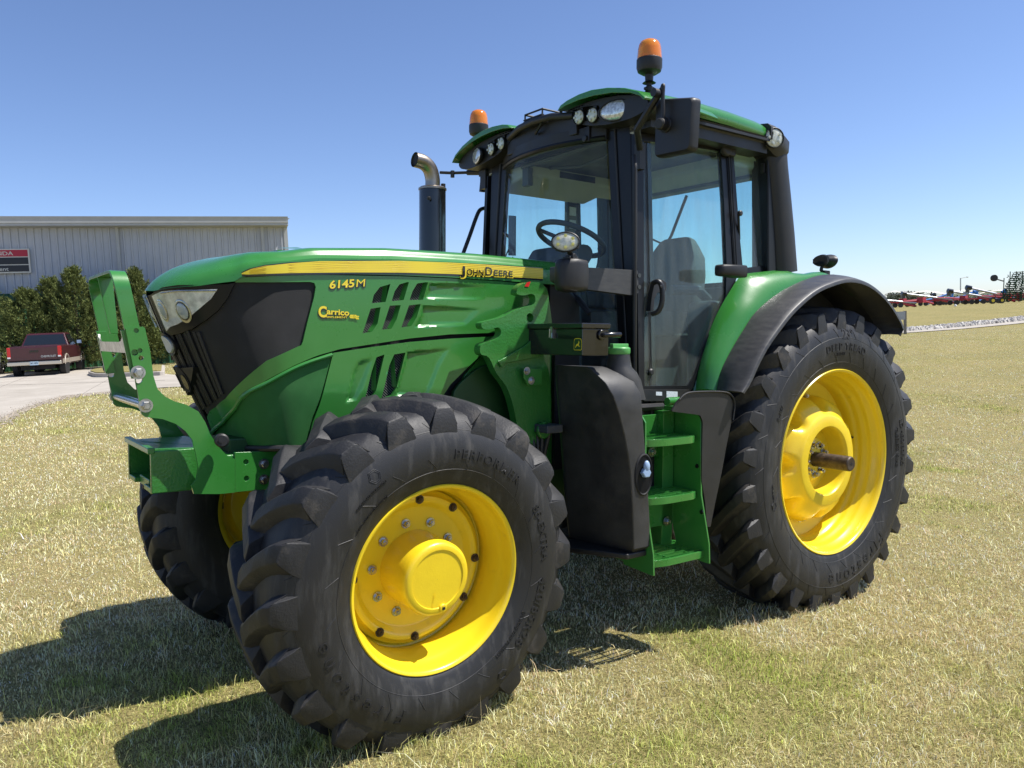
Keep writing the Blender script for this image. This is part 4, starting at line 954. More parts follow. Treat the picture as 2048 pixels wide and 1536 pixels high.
# rear corner caps
R = []
for x, sy, zt_, zb_ in ((-.47, 1.0, 2.835, 2.70), (-.40, 1.0, 2.832, 2.66), (-.32, .985, 2.812, 2.645), (-.25, .96, 2.788, 2.655), (-.215, .93, 2.765, 2.69)):
    h = [(x, -a * sy, lerp(zb_, zt_, k)) for a, k in ((.70, 0), (.78, .02), (.812, .3), (.815, .75), (.79, .93), (.72, 1))]; R.append(h + [(x, -p[1], p[2]) for p in h[::-1]])
m = MB(); m.loft(R); RC = link('roof_rear_cap', m, BLACK, CAB, ang=45)
def disc_lamp(name, c, n, rx, rz, par, lens, body=BLACK, depth=.05, leds=0, fins=False):
    n = np.array(n, float); n /= np.linalg.norm(n); c = np.array(c, float)
    m = MB(); m.lathe([(.001, -depth), (.7, -depth), (.98, -depth * .3), (1.06, 0), (1.06, .010), (1.0, .012), (.97, .004), (.001, .004)], c, n, 32, sx=1, sy=1)
    # scale the lathe to an ellipse about its axis
    a = np.cross([0, 0, 1.], n); a /= np.linalg.norm(a); b = np.cross(n, a)
    def sc(mm):
        mm.v = [tuple(c + n * ((np.array(p) - c) @ n) + a * ((np.array(p) - c) @ a) * rx + b * ((np.array(p) - c) @ b) * rz) for p in mm.v]; return mm
    B_ = link(name, sc(m), body, par)
    m = MB(); m.lathe([(.001, .014), (.35, .0135), (.7, .011), (.93, .006), (.96, .004)], c, n, 32); link('lamp_lens', sc(m), lens, B_)
    for k in range(leds):
        t = 2 * math.pi * (k + .5) / leds; q = c + n * .0145 + a * rx * .62 * math.cos(t) + b * rz * .62 * math.sin(t)
        m = MB(); m.cyl(q, n, rz * .17, .003, 12); m.cyl(q, n, rz * .09, .005, 8); link('led', m, LEDY if leds == 6 else LEDL, B_)
    return B_
a = T(1543, 277, y=-.79); a[1] = -.775
disc_lamp('rear_roof_lamp', a + (0, -.03, 0), (-.35, -1, -.05), .060, .055, CAB, LEDL, leds=5, depth=.04)
# front lamp pods with green brows
pod = [(-.235, 2.835), (-.262, 2.795), (-.33, 2.75), (-.45, 2.715), (-.58, 2.695), (-.74, 2.69), (-.83, 2.705), (-.862, 2.735), (-.845, 2.765), (-.78, 2.795), (-.654, 2.825), (-.52, 2.842), (-.40, 2.848), (-.29, 2.845)]
brow = [(-.215, 2.838), (-.245, 2.862), (-.30, 2.874), (-.40, 2.882), (-.50, 2.880), (-.62, 2.862), (-.74, 2.832), (-.83, 2.795), (-.875, 2.755), (-.868, 2.745), (-.845, 2.770), (-.78, 2.800), (-.654, 2.830), (-.52, 2.847), (-.40, 2.853), (-.29, 2.850)]
podhole = [(-.30, 2.815), (-.33, 2.778), (-.42, 2.745), (-.50, 2.742), (-.52, 2.775), (-.50, 2.81), (-.42, 2.825), (-.34, 2.83)]
for s in (1, -1):
    F_ = lambda x0: (lambda u, v, t: (x0 - t, u * s if s > 0 else -u, v))
    podr = [tuple(q) for q in rounded(pod, .03, 2)]
    m = MB(); plate(m, podr, [podhole], F_(-1.505), .03); R = [[(x, (u) * s, v + dz) for u, v in podr] for x, dz in ((-1.475, 0), (-1.15, .0))]; m.loft(R); PD = link('lamp_pod', m, BLACK, CAB, bevel=.005)
    m = MB(); R = []
    for x, k, dz in ((-1.530, .0, -.004), (-1.525, .0, .0), (-1.40, .0, .008), (-1.2, .0, .004), (-1.0, .0, -.01)):
        R.append([(x - .03 * math.cos((u + .5) * 2.5) * (x < -1.45), u * s, v + dz) for u, v in brow])
    m.loft(R); link('roof_brow', m, GREEN, CAB, ang=40, bevel=.004)
    def yz(px, py): q = T(px, py, x=-1.52); return float(q[1]), float(q[2])
    y_, z_ = yz(1229, 220); disc_lamp('corner_lamp', (-1.508, y_ * s, z_ - .0), (-1, -.28 * s, -.05), .098, .050, PD, CLEARL, depth=.02)
    for a, b in ((1157, 234), (1184, 230)):
        y_, z_ = yz(a, b); disc_lamp('work_lamp', (-1.512, y_ * s, z_), (-1, -.05 * s, -.08), .040, .038, PD, LEDL, depth=.03, leds=5)
        m = MB(); m.box((-1.50, y_ * s - .012, z_ + .03), (-1.47, y_ * s + .012, z_ + .065)); link('lamp_bracket', m, BLACK, PD)
# bar across the front of the roof, camera tray and brackets
m = MB(); m.tube([(-1.50, -.30, 2.803), (-1.535, -.15, 2.824), (-1.545, 0, 2.828), (-1.535, .15, 2.822), (-1.50, .30, 2.801)], .020, 12); m.box((-1.50, -.32, 2.70), (-1.36, .32, 2.825)); link('roof_front_bar', m, BLACK, CAB, bevel=.006)
for y in (-.36, .24): m = MB(); m.box((-1.47, y - .03, 2.655), (-1.425, y + .03, 2.735)); m.cyl((-1.47, y, 2.672), (-1, 0, 0), .018, .012, 16, .003); link('screen_hinge', m, BLACK, CAB, bevel=.01)
c = T(1070, 237, x=-1.53)
m = MB(); m.box(c + (-.02, -.085, -.035), c + (.13, .085, -.005)); m.box(c + (-.02, -.085, .0), c + (.0, .085, .006)); m.tube([c + (-.01, -.08, -.01), c + (-.01, -.08, .035), c + (-.01, .08, .035), c + (-.01, .08, -.01)], .006, 6); m.tube([c + (-.01, .08, .035), c + (.12, .08, .035), c + (.12, -.08, .035), c + (-.01, -.08, .035)], .006, 6)
m.tube([c + (.0, -.08, -.02), c + (.0, -.02, -.075), c + (.02, .02, -.08)], .008, 6); link('camera_tray', m, BLACK, CAB)
m = MB(); a = T(1122, 222, x=-1.50); m.cyl(a + (0, 0, -.03), (0, 0, 1), .006, .03, 8); m.ell(a, (.010, .010, .012), 10, 6); link('roof_sensor', m, BLACK, CAB)

# ---------------------------------------------------------------- beacons
for s in (-1, 1):
    x, y = -1.408, .767 * s
    z0 = 2.915
    m = MB(); m.lathe([(.001, z0), (.035, z0 + .002), (.058, z0 + .016), (.064, z0 + .035), (.064, z0 + .074), (.060, z0 + .078), (.001, z0 + .078)], (x, y, 0), (0, 0, 1), 40)
    m.lathe([(.034, z0 - .04), (.020, z0 - .03), (.022, z0 + .005)], (x, y, 0), (0, 0, 1), 20); m.cyl((x, y, z0 - .17), (0, 0, 1), .0135, .17, 16)
    m.lathe([(.014, z0 - .085), (.020, z0 - .08), (.020, z0 - .06), (.014, z0 - .055)], (x, y, 0), (0, 0, 1), 16); m.tube([(x - .03, y, z0 - .072), (x + .03, y, z0 - .068)], .008, 8); m.cyl((x + .03, y, z0 - .085), (0, 0, 1), .006, .03, 8); m.tube([(x, y, z0 - .16), (x + .02, y * .9, z0 - .19), (x + .05, y * .8, z0 - .20)], .013, 8)
    BC = link('beacon', m, BLACK, CAB, ang=40)
    m = MB(); pr = [(.0605, z0 + .078), (.0605, z0 + .088), (.059, z0 + .10), (.057, z0 + .125), (.052, z0 + .148), (.043, z0 + .163), (.028, z0 + .172), (.001, z0 + .175)]
    R = []
    for r, z in pr: R.append([(x + (r + (.0009 * (k % 2) if r > .03 else 0)) * math.cos(t), y + (r + (.0009 * (k % 2) if r > .03 else 0)) * math.sin(t), z) for k, t in enumerate(np.linspace(0, 2 * math.pi, 80, endpoint=False))])
    m.loft(R); link('amber_dome', m, AMBERB, BC, ang=60)
    m = MB(); m.cyl((x, y, z0 + .08), (0, 0, 1), .022, .055, 16, .004); link('beacon_bulb', m, RED, BC)

# ---------------------------------------------------------------- mirrors, rails
mx = -1.52
a, b, c, d = [T(px, py, x=mx) for px, py in ((1313, 197), (1389, 193), (1382, 301), (1309, 316))]
poly = [(float(q[1]), float(q[2])) for q in (a, b, c, d)]
pr = [tuple(q) for q in rounded(poly, .022, 4)]; cen = np.mean(pr, axis=0); ins = [tuple(cen + (np.array(q) - cen) * .93) for q in pr]
m = MB(); R = [[(mx + .05, u, v) for u, v in ins], [(mx + .045, u, v) for u, v in pr], [(mx + .015, u, v) for u, v in pr], [(mx, u, v) for u, v in [tuple(cen + (np.array(q) - cen) * .975) for q in pr]], [(mx - .008, u, v) for u, v in ins]]
m.loft(R); MR = link('mirror', m, BLACK, CAB, ang=40)
m = MB(); m.loft([[(mx + .052, u, v) for u, v in [tuple(cen + (np.array(q) - cen) * k) for q in pr]] for k in (.9, .001)], caps=False); link('mirror_glass', m, PROJ, MR)
k = T(1331, 250, x=mx - .01)
m = MB(); m.cyl(k, (-1, -.2, -.0), .036, .012, 24, .003); m.cyl(k, (-1, -.2, -.1), .027, .062, 24, .006); link('mirror_clamp', m, BLACK, MR)
p0 = T(1280, 300, y=-.70); p1 = T(1274, 258, x=-1.54); p2 = T(1317, 189, x=-1.56); p3 = T(1326, 178, x=mx - .03)
m = MB(); m.tube([p0, p1, p2, p3], [.017, .018, .018, .015], 8); m.box(p0 + (-.02, -.02, -.10), p0 + (.02, .02, .03)); m.tube(spline([p3 + (.01, .02, .0), p3 + (-.01, -.01, .012), T(1325.5, 190, x=mx - .04), T(1326, 240, x=mx - .04), k + (-.035, 0, 0)], 5), .010, 10); m.cyl(p2 + (-.015, -.01, 0), (-1, 0, 0), .02, .03, 12)
link('mirror_arm', m, BLACK, MR)
# far mirror arm and far hand rail
b0 = T(973, 360, y=.70)
m = MB(); m.box(b0 - (.03, .03, .06), b0 + (.03, .03, .06)); a1 = T(968, 345, y=.78); a2 = T(905, 346, y=.98); a3 = T(880, 345, y=1.05)
m.tube([a1 + (.0, -.05, 0), a1, T(935, 345, y=.9)], .018, 8); m.tube([T(935, 345, y=.9), a2, a3], .010, 8); m.tube([a2 + (0, 0, -.03), a2 + (0, 0, .015)], .014, 8); m.tube([a1 + (0, 0, -.0), T(964, 384, y=.80)], .02, 8)
link('far_mirror_arm', m, BLACK, CAB)
m = MB(); m.tube(spline([T(986, 390, y=.72), T(983, 405, y=.76), T(972, 415, y=.78), T(960, 420, y=.78), T(952, 436, y=.78), T(940, 470, y=.78), T(926, 508, y=.78), T(915, 540, y=.78)], 4), .013, 10); link('far_hand_rail', m, BLACK, CAB)
m = MB(); a = T(1268.5, 312, y=-.735); b = T(1270, 330, y=-.765); c = T(1269, 745, y=-.79); d = T(1272, 768, y=-.75)
m.tube([a, b, lerp(b, c, .02), c, d], .0115, 12); link('hand_rail', m, BLACK, CAB)
# door handle, knob, top hinge pods
H = lambda px, py, y=-.74: T(px, py, y=y)
m = MB(); q = ps([(1303, 563), (1318, 560), (1326, 566), (1326, 582), (1308, 586), (1302, 600), (1300, 622), (1293, 622), (1297, 590)]); plate(m, q, [], lambda u, v, t: cabside(u, v, t + .025), .028)
m.tube(spline([H(1306, 566, -.735), H(1316, 563, -.765), H(1323, 572, -.78), H(1325, 595, -.785), H(1322, 612, -.78), H(1315, 624, -.765), H(1303, 628, -.735)], 4), .0135, 10); m.cyl(H(1321, 573, -.793), (-.1, -1, 0), .008, .008, 12); link('door_handle', m, BLACK, CAB, bevel=.002)
m = MB(); a = H(1299, 744, -.725); m.cyl(a, (0, -1, 0), .018, .02, 18, .006); link('door_knob', m, BLACK, CAB)
a = T(1447, 300, y=-.69); m = MB(); m.cyl(a, (0, -1, 0), .040, .035, 28, .01); m.box(a + (.0, -.032, -.032), a + (.07, 0, .03)); link('door_hinge', m, BLACK, CAB, bevel=.006)
a = T(1477, 427, y=-.72); m = MB(); m.cyl(a, (0, -1, 0), .016, .022, 16, .005); m.tube([a, a + (.05, .03, -.14)], .007, 8); link('window_latch', m, BLACK, CAB)

# ---------------------------------------------------------------- bracket arm with round lamp
def pa_(pts, y): return pxz(pts, y)
out_ = pa_([(1120, 532), (1160, 533), (1200, 535), (1283, 540), (1285, 585), (1270, 590), (1225, 584), (1170, 577), (1140, 572), (1120, 560)], -.80)
m = MB(); plate(m, [tuple(q) for q in rounded(out_, .008, 2)], [], XZ(-.775), .05); ARM = link('bracket_arm', m, FENDB, CAB, bevel=.012, seg=3)
m = MB()
for py in (551, 574): m.cyl(T(1278, py, y=-.776), (0, -1, 0), .011, .004, 14); 
link('arm_bolt', m, GBLACK, ARM)
a = T(1141, 551, y=-.84)
m = MB(); m.loft([rounded([(x, a[1] - h, a[2] - k), (x, a[1] - h, a[2] + k), (x, a[1] + h, a[2] + k), (x, a[1] + h, a[2] - k)], .025, 3) for x, h, k in ((a[0] - .075, .02, .055), (a[0] - .06, .04, .072), (a[0], .055, .078), (a[0] + .06, .055, .072), (a[0] + .075, .04, .06))]); link('lamp_housing', m, BLACK, ARM, ang=50)
c = T(1131, 484, y=-.87)
m = MB(); m.tube([a + (0, 0, .07), a + (-.0, 0, .10), c + (.03, .02, -.02)], [.02, .014, .012], 10); m.box(a + (-.03, -.02, .07), a + (.03, .02, .085)); m.cyl(a + (.0, -.03, .085), (0, 1, 0), .014, .06, 12); link('lamp_stem', m, BLACK, ARM, bevel=.003)
disc_lamp('round_work_lamp', c, (-.66, -.74, .10), .062, .043, ARM, LEDL, depth=.045, leds=6)
m = MB()
for k in range(9):
    n = np.array([-.66, -.74, .1]); n /= np.linalg.norm(n); s_ = np.cross([0, 0, 1], n); s_ /= np.linalg.norm(s_); q = c - n * .045 + s_ * (k - 4) * .013; h = .036 * math.sqrt(max(.05, 1 - ((k - 4) / 4.8) ** 2))
    m.box(q - (.003, .003, h), q + (.010, .012, h))
link('lamp_fin', m, BLACK, ARM, weld=False)
# lamp on the rear fender seen from behind (finned)
c = T(1656, 523, y=-.70); n = np.array([.93, -.35, -.10]); n /= np.linalg.norm(n)
FL = disc_lamp('fender_work_lamp', c, n, .080, .042, TR, LEDL, depth=.045)
m = MB(); s_ = np.cross([0, 0, 1], n); s_ /= np.linalg.norm(s_)
for k in range(13):
    q = c - n * .046 + s_ * (k - 6) * .0115; h = .039 * math.sqrt(max(.03, 1 - ((k - 6) / 6.8) ** 2)); m.loft([[q + d for d in ((-.002 * s_[0], -.002 * s_[1], -h), (.002 * s_[0], .002 * s_[1], -h), (.002 * s_[0], .002 * s_[1], h), (-.002 * s_[0], -.002 * s_[1], h))], [q - n * .016 + d for d in ((-.002 * s_[0], -.002 * s_[1], -h * .8), (.002 * s_[0], .002 * s_[1], -h * .8), (.002 * s_[0], .002 * s_[1], h * .8), (-.002 * s_[0], -.002 * s_[1], h * .8))]])
link('lamp_fin', m, BLACK, FL, weld=False)
m = MB(); m.tube([c - n * .04 + (0, 0, -.02), c - n * .05 + (0, 0, -.06), T(1651, 552, y=-.70)], [.012, .012, .014], 8); b = T(1651, 545, y=-.70); m.box(b - (.03, .015, .035), b + (.03, .015, .012)); link('lamp_bracket', m, BLACK, FL, bevel=.003)

# ---------------------------------------------------------------- rear fenders
def curve(pts, y, n=30):
    P = np.array(spline(pxz(pts, y), 8)); d = np.concatenate([[0], np.cumsum(np.hypot(*np.diff(P, axis=0).T))]); q = np.linspace(0, d[-1], n)
    return np.stack([np.interp(q, d, P[:, 0]), np.interp(q, d, P[:, 1])], 1)
NB = 40
Bc = curve([(1484, 784), (1498, 762), (1512, 730), (1532, 692), (1558, 655), (1588, 618), (1628, 583), (1662, 566), (1700, 557), (1738, 566), (1773, 594), (1798, 630), (1809, 654), (1804, 667)], -1.06, NB)
Afront = pxz([(1434, 782), (1443, 742), (1465, 698), (1488, 660), (1512, 625), (1558, 587), (1612, 560), (1655, 551)], -.86)
Atail = [(float(Bc[i][0]) - .005, float(Bc[i][1]) + .012) for i in (26, 29, 32, 35, 37, 39)]
Atail = [q for q in Atail if q[0] > Afront[-1][0] + .05]
P = np.array(spline(Afront + Atail, 8)); d = np.concatenate([[0], np.cumsum(np.hypot(*np.diff(P, axis=0).T))]); q = np.linspace(0, d[-1], NB); Ac = np.stack([np.interp(q, d, P[:, 0]), np.interp(q, d, P[:, 1])], 1)
Cfront = pxz([(1386, 784), (1396, 735), (1413, 680), (1436, 625), (1462, 580), (1478, 556), (1494, 547), (1540, 545)], -.725)
Ctail = [(float(Ac[i][0]), float(Ac[i][1]) - .005) for i in range(NB) if Ac[i][0] > Cfront[-1][0] + .08][::4]
P = np.array(spline(Cfront + Ctail, 8)); d = np.concatenate([[0], np.cumsum(np.hypot(*np.diff(P, axis=0).T))]); q = np.linspace(0, d[-1], NB); Cc = np.stack([np.interp(q, d, P[:, 0]), np.interp(q, d, P[:, 1])], 1)
cen = np.array([0, .865])
def outw(p, k): v = p - cen; v /= np.linalg.norm(v); return p + v * k
m = MB(); R = []
for i in range(NB):
    a, c_ = Ac[i], Cc[i]; ring = []
    for t, bul in ((0, 0), (.10, .018), (.25, .030), (.5, .034), (.75, .024), (.92, .008), (1, 0)):
        p = outw(lerp(a, c_, t), bul); ring.append((p[0], -lerp(.862, .722, t), p[1]))
    for t in (1, .5, 0): p = outw(lerp(a, c_, t), -.03); ring.append((p[0], -lerp(.862, .722, t), p[1]))
    R.append(ring)
m.loft(R); FEN = both('rear_fender', m, GREEN, TR, ang=50)
m = MB(); R = []
for i in range(NB):
    a, b = Ac[i], Bc[i]; ring = []
    for t, bul in ((0, .004), (.3, .012), (.6, .012), (.85, .006), (.97, .0), (1.0, -.006)): p = outw(lerp(a, b, t), bul); ring.append((p[0], -lerp(.858, 1.06, t), p[1]))
    for t, bul in ((1.0, -.022), (.96, -.020), (.90, -.010), (.5, -.012), (0, -.016)): p = outw(lerp(a, b, t), bul); ring.append((p[0], -lerp(.858, 1.06, t), p[1]))
    R.append(ring)
m.loft(R); both('fender_extension', m, FENDB, TR, ang=50)
m = MB(); m.loft([[ (lambda p: (p[0], -y, p[1]))(outw(lerp(Ac[i], Cc[i], t), -.034)) for y, t in ((.885, -.06), (.79, .5), (.70, 1.))] for i in range(NB)], closed=False); both('fender_liner', m, DARK, TR)
# inner fender wall
m = MB(); outl = [tuple(outw(Cc[i], -.025)) for i in range(0, NB, 2)] + [(.45, 1.2), (-.9, 1.15)]
plate(m, outl, [], XZ(-.70), .02); both('inner_fender', m, DARK, TR)
# indicator block on the fender front
a = T(1460, 542, y=-.83); m = MB(); m.loft([rounded([(a[0] + x, a[1] - h, a[2] - k), (a[0] + x, a[1] - h, a[2] + k), (a[0] + x, a[1] + h, a[2] + k), (a[0] + x, a[1] + h, a[2] - k)], .015, 2) for x, h, k in ((-.10, .02, .022), (-.085, .035, .030), (.04, .05, .033), (.085, .05, .034), (.088, .045, .030))]); link('indicator_housing', m, BLACK, TR, ang=50)

# ---------------------------------------------------------------- fuel tank, tool box
TANKX = lambda z: (float(np.interp(z, [.55, .8, 1.0, 1.2, 1.34, 1.40, 1.46], [-1.72, -1.735, -1.755, -1.81, -1.875, -1.90, -1.93])), float(np.interp(z, [.55, .8, 1.34, 1.40, 1.46], [-1.58, -1.60, -1.665, -1.69, -1.78])))
R = []
for z in (.575, .60, .65, .75, .85, .95, 1.05, 1.15, 1.25, 1.33, 1.39, 1.43, 1.455, 1.46):
    xf, xr = TANKX(z); yo_ = float(np.interp(z, [.575, .60, 1.33, 1.40, 1.455, 1.46], [.985, 1.0, 1.0, .97, .90, .88])); sh = float(np.interp(z, [.575, .6, 1.40, 1.46], [.012, 0, 0, .01])); yin = .56
    xi = float(np.interp(z, [.575, .8, 1.17, 1.46], [T(1137, 1075, y=-.60)[0], T(1128, 980, y=-.60)[0], T(1117, 850, y=-.60)[0], T(1108, 745, y=-.60)[0]]))
    R.append(rounded([(xr - sh, -yo_ + sh, z), (xf + .02 + sh, -yo_ + sh, z), (xi + sh, -yin - .04, z), (xi + .04, -yin, z), (xr, -yin, z)], [.016, .007, .04, .03, .03], 4))
m = MB(); m.loft(R); TK = link('fuel_tank', m, TANKM, TR, ang=40)
nk = T(1238, 712, y=-.86); nx = float(nk[0]); zc_ = float(T(1238, 709, y=-.86)[2])
m = MB(); R = []
for z, rx, ry, dx in ((1.30, .105, .10, .04), (1.39, .098, .09, .02), (1.43, .080, .08, .01), (1.455, .062, .064, .0), (lerp(1.455, zc_, .5), .056, .056, 0), (zc_ + .001, .052, .052, 0)):
    R.append([(nx + dx + rx * math.cos(t), -.86 + ry * math.sin(t), z) for t in np.linspace(0, 2 * math.pi, 28, endpoint=False)])
m.loft(R); link('filler_neck', m, TANKM, TK, ang=50)
m = MB(); m.lathe([(.001, zc_), (.050, zc_), (.054, zc_ + .008), (.054, zc_ + .030), (.048, zc_ + .036), (.001, zc_ + .036)], (nx, -.86, 0), (0, 0, 1), 36); m.box((nx - .052, -.872, zc_ + .034), (nx + .052, -.848, zc_ + .052)); link('filler_cap', m, LTGREEN, TK, bevel=.003)
m = MB(); m.loft([[(x, y, z) for x, y in ((-1.60, -.985), (-1.73, -.985), (-1.93, -.62), (-1.93, -.56), (-1.60, -.56))] for z in (.548, .577)]); link('tank_guard', m, BLACK, TK, bevel=.008)
a = T(1287, 945, y=-1.0); m = MB()
m.loft([[ (a[0] + .055 * math.cos(t) * k + .0, -1.003 + dd, a[2] - .01 + .095 * math.sin(t) * k) for t in np.linspace(0, 2 * math.pi, 28, endpoint=False)] for k, dd in ((1.08, 0), (1.0, -.004), (.95, .0))]); RE = link('tank_recess', m, DARK, TK)
m = MB(); m.cyl(a + (0, -.004, 0), (-.2, -1, .1), .024, .028, 6, .004); m.ell(a + (0, -.02, .03), (.018, .014, .03), 12, 8); link('drain_cap', m, BLUE, TK)
# tool box
bx = [T(1050, 648, x=-2.0), T(1165, 646, x=-2.0), T(1165, 712, x=-2.0), T(1050, 709, x=-2.0)]
yl, yr = -.955, float(bx[0][1]); zt2, zb2 = 1.662, 1.514; xr_ = -1.84
m = MB(); m.box((-2.0, yl, zb2), (xr_, yr, zt2 - .026)); TB = link('tool_box', m, GBLACK, TR, bevel=.004)
m = MB(); m.box((-2.008, yl - .008, zt2 - .026), (xr_ + .006, yr + .006, zt2)); link('box_lid', m, GBLACK, TB, bevel=.005)
fyz = lambda px, py: T(px, py, x=-2.0)
m = MB(); a = fyz(1106, 662); m.box(a + (-.012, -.008, -.035), a + (.0, .008, .02)); m.tube([a + (-.014, -.008, -.01), a + (-.016, -.012, -.03), a + (-.014, .010, -.03), a + (-.014, .008, .01)], .003, 6); link('box_latch', m, ZINC, TB)
a = T(1203, 670, y=yl - .002); m = MB(); m.cyl(a, (0, -1, 0), .024, .010, 24, .003); m.cyl(a + (0, -.01, 0), (0, -1, 0), .009, .01, 12); BH = link('box_handle_mount', m, GBLACK, TB)
m = MB(); e_ = T(1240, 669, y=yl - .03); m.tube([a + (.0, -.016, 0), lerp(a, e_, .35) + (0, -.02, .0), e_ + (0, 0, 0)], [.010, .0125, .0125], 12); link('box_handle', m, GBLACK, BH)
# deer shield emblem: rounded shield outline and a leaping deer shape
ce = fyz(1156, 689)
def EY(poly, dx, sc=1.0): return [(-2.0 + dx, ce[1] + u * sc, ce[2] + v * sc) for u, v in poly]
sh_ = rounded([(-.027, -.026), (.027, -.026), (.027, .020), (.018, .028), (-.018, .028), (-.027, .020)], .006, 3)
m = MB(); m.add(EY(sh_, -.0012), [tuple(range(len(sh_)))]); EM = link('emblem', m, STRIPE, TB)
m = MB(); m.add(EY(sh_, -.002, .90), [tuple(range(len(sh_)))]); link('emblem_field', m, DKGREEN, EM)
deer = [(-.017, -.013), (-.011, -.006), (-.009, .0), (-.002, .003), (.004, .004), (.006, .011), (.004, .018), (.007, .013), (.010, .019), (.010, .012), (.015, .010), (.011, .007), (.010, .001), (.008, -.003), (.017, -.008), (.012, -.011), (.004, -.006), (-.003, -.005), (-.008, -.009), (-.014, -.016)]
m = MB(); m.add(EY([(-u, v) for u, v in deer], -.003), [tuple(range(len(deer)))]); link('emblem_deer', m, STRIPE, EM, weld=False)

# ---------------------------------------------------------------- steps
STP = empty('step_ladder', '', '', (0, 0, 0)); del STP['label']; del STP['category']; STP.parent = TR
# rear stringer (faces forward) and back plate
def loftx(poly_yz, x0, x1): m = MB(); m.loft([[(x0, a, b) for a, b in poly_yz], [(x1, a, b) for a, b in poly_yz]]); return m
strp = [(-.74, 1.22), (-.95, 1.22), (-.975, 1.19), (-.98, .90), (-.985, .80), (-1.04, .56), (-1.045, .46), (-1.02, .46), (-.84, .47), (-.80, .60), (-.76, .90), (-.72, 1.15)]
link('step_stringer', loftx(strp, -1.215, -1.205), GREEN, STP, bevel=.002)
link('step_stringer', loftx([(a * .985, b) for a, b in strp], -1.60, -1.59), GREEN, STP, bevel=.002)
m = MB(); m.box((-1.59, -.755, .98), (-1.215, -.745, 1.20)); m.box((-1.59, -.80, .62), (-1.215, -.79, .80)); m.box((-1.30, -.80, .47), (-1.22, -.72, 1.22)); link('step_back_plate', m, GREEN, STP, bevel=.003)
m = MB(); m.box((-1.55, -.74, .80), (-1.25, -.70, .98)); link('battery_box', m, DARK, STP, bevel=.01)
for px, py, y in ((1303, 904, -.77), (1333, 1042, -.81)):
    m = MB(); m.hexbolt(T(px, py, y=y), (0, -1, 0), .017, .016); link('step_bolt', m, CHROME, STP)
m = MB(); a = T(1290, 800, y=-.74); m.tube([(-1.5, -.74, 1.24), (-1.25, -.74, 1.24)], .02, 8); link('step_cable', m, BLACK, STP)
for zc__, xa, xb_, ya in ((1.105, -1.60, -1.225, -.985), (.820, -1.59, -1.215, -.99), (.520, -1.60, -1.165, -1.015)):
    m = MB(); out = rounded([(xa, ya + .25), (xa + .01, ya + .03), (xa + .10, ya), (xb_ - .06, ya), (xb_, ya + .035), (xb_ - .01, ya + .25)], [.01, .03, .05, .06, .04, .01], 4)
    cx_, cy_ = (xa + xb_) / 2, ya + .13; inn = [(cx_ + (q[0] - cx_) * .93, cy_ + (q[1] - cy_) * .90) for q in out]
    plate(m, [tuple(q) for q in out], [inn], lambda u, v, t: (u, v, zc__ + t), .034); SP_ = link('step_tread', m, GREEN, STP, bevel=.004)
    m = MB()
    for k in range(6):
        y = ya + .03 + k * .038; x0, x1 = xa + .03, xb_ - .03; zt_ = zc__ - .002
        n = int((x1 - x0) / .008)
        for j in range(n): m.box((x0 + j * .008, y, zt_ - .004), (x0 + j * .008 + .005, y + .004, zt_ + .003))
        m.box((x0 - .02, y, zt_ - .022), (x1 + .02, y + .004, zt_ - .004))
    for xx in (lerp(xa, xb_, .35), lerp(xa, xb_, .7)): m.box((xx, ya + .01, zc__ - .02), (xx + .006, ya + .24, zc__ - .003))
    link('step_grating', m, GREEN, SP_, weld=False)
# rubber mud flap behind the steps
z6 = lambda pts: [(1040 + a / 2.954, 620 + b / 2.954) for a, b in pts]
fl = [(float(q[0]), float(q[1])) for q in rounded(pxz(z6([(935, 540), (975, 500), (1030, 487), (1180, 485), (1240, 500), (1266, 550), (1256, 650), (1225, 800), (1200, 940), (1150, 1180), (1130, 1285), (1108, 1280), (1100, 1150), (1078, 1000), (1082, 760), (1085, 660), (1070, 622), (980, 610), (900, 600)]), -.99), .012, 3)]
m = MB(); plate(m, fl, [], XZ(-.985), .010); MF = link('mud_flap', m, BLACK, TR, bevel=.003)
e = pxz(z6([(940, 530), (975, 497), (1030, 484), (1180, 482), (1242, 498), (1268, 550), (1258, 650)]), -.99); m = MB(); m.tube([(a, -.99, b) for a, b in spline(e, 4)], .005, 6); link('flap_edge', m, BLACK, MF)
m = MB(); a = T(1342, 803, y=-.90); m.tube([a + (-.03, 0, 0), a + (.06, 0, 0)], .022, 12); m.box((-1.30, -.965, 1.225), (-1.0, -.80, 1.25)); link('flap_mount', m, GREEN, TR, bevel=.004)
for px, py in ((1394.5, 932), (1403.5, 1024)):
    m = MB(); a = T(px, py, x=-1.218); m.cyl(a, (-1, 0, 0), .011, .004, 14); link('stringer_plug', m, GBLACK, STP)
# hoses behind the front wheel
m = MB()
for k in range(5): m.tube(spline([(-2.0 + k * .03, -.5 - k * .02, 1.25 - k * .03), (-1.98 + k * .02, -.56, 1.0), (-2.0 + k * .03, -.52, .75), (-1.8, -.4, .6)], 5), .012, 8)
link('hydraulic_hose', m, BLACK, TR)
m = MB(); m.box((-1.96, -.66, 1.13), (-1.86, -.52, 1.17)); link('hose_clamp', m, CONS, TR, bevel=.006)

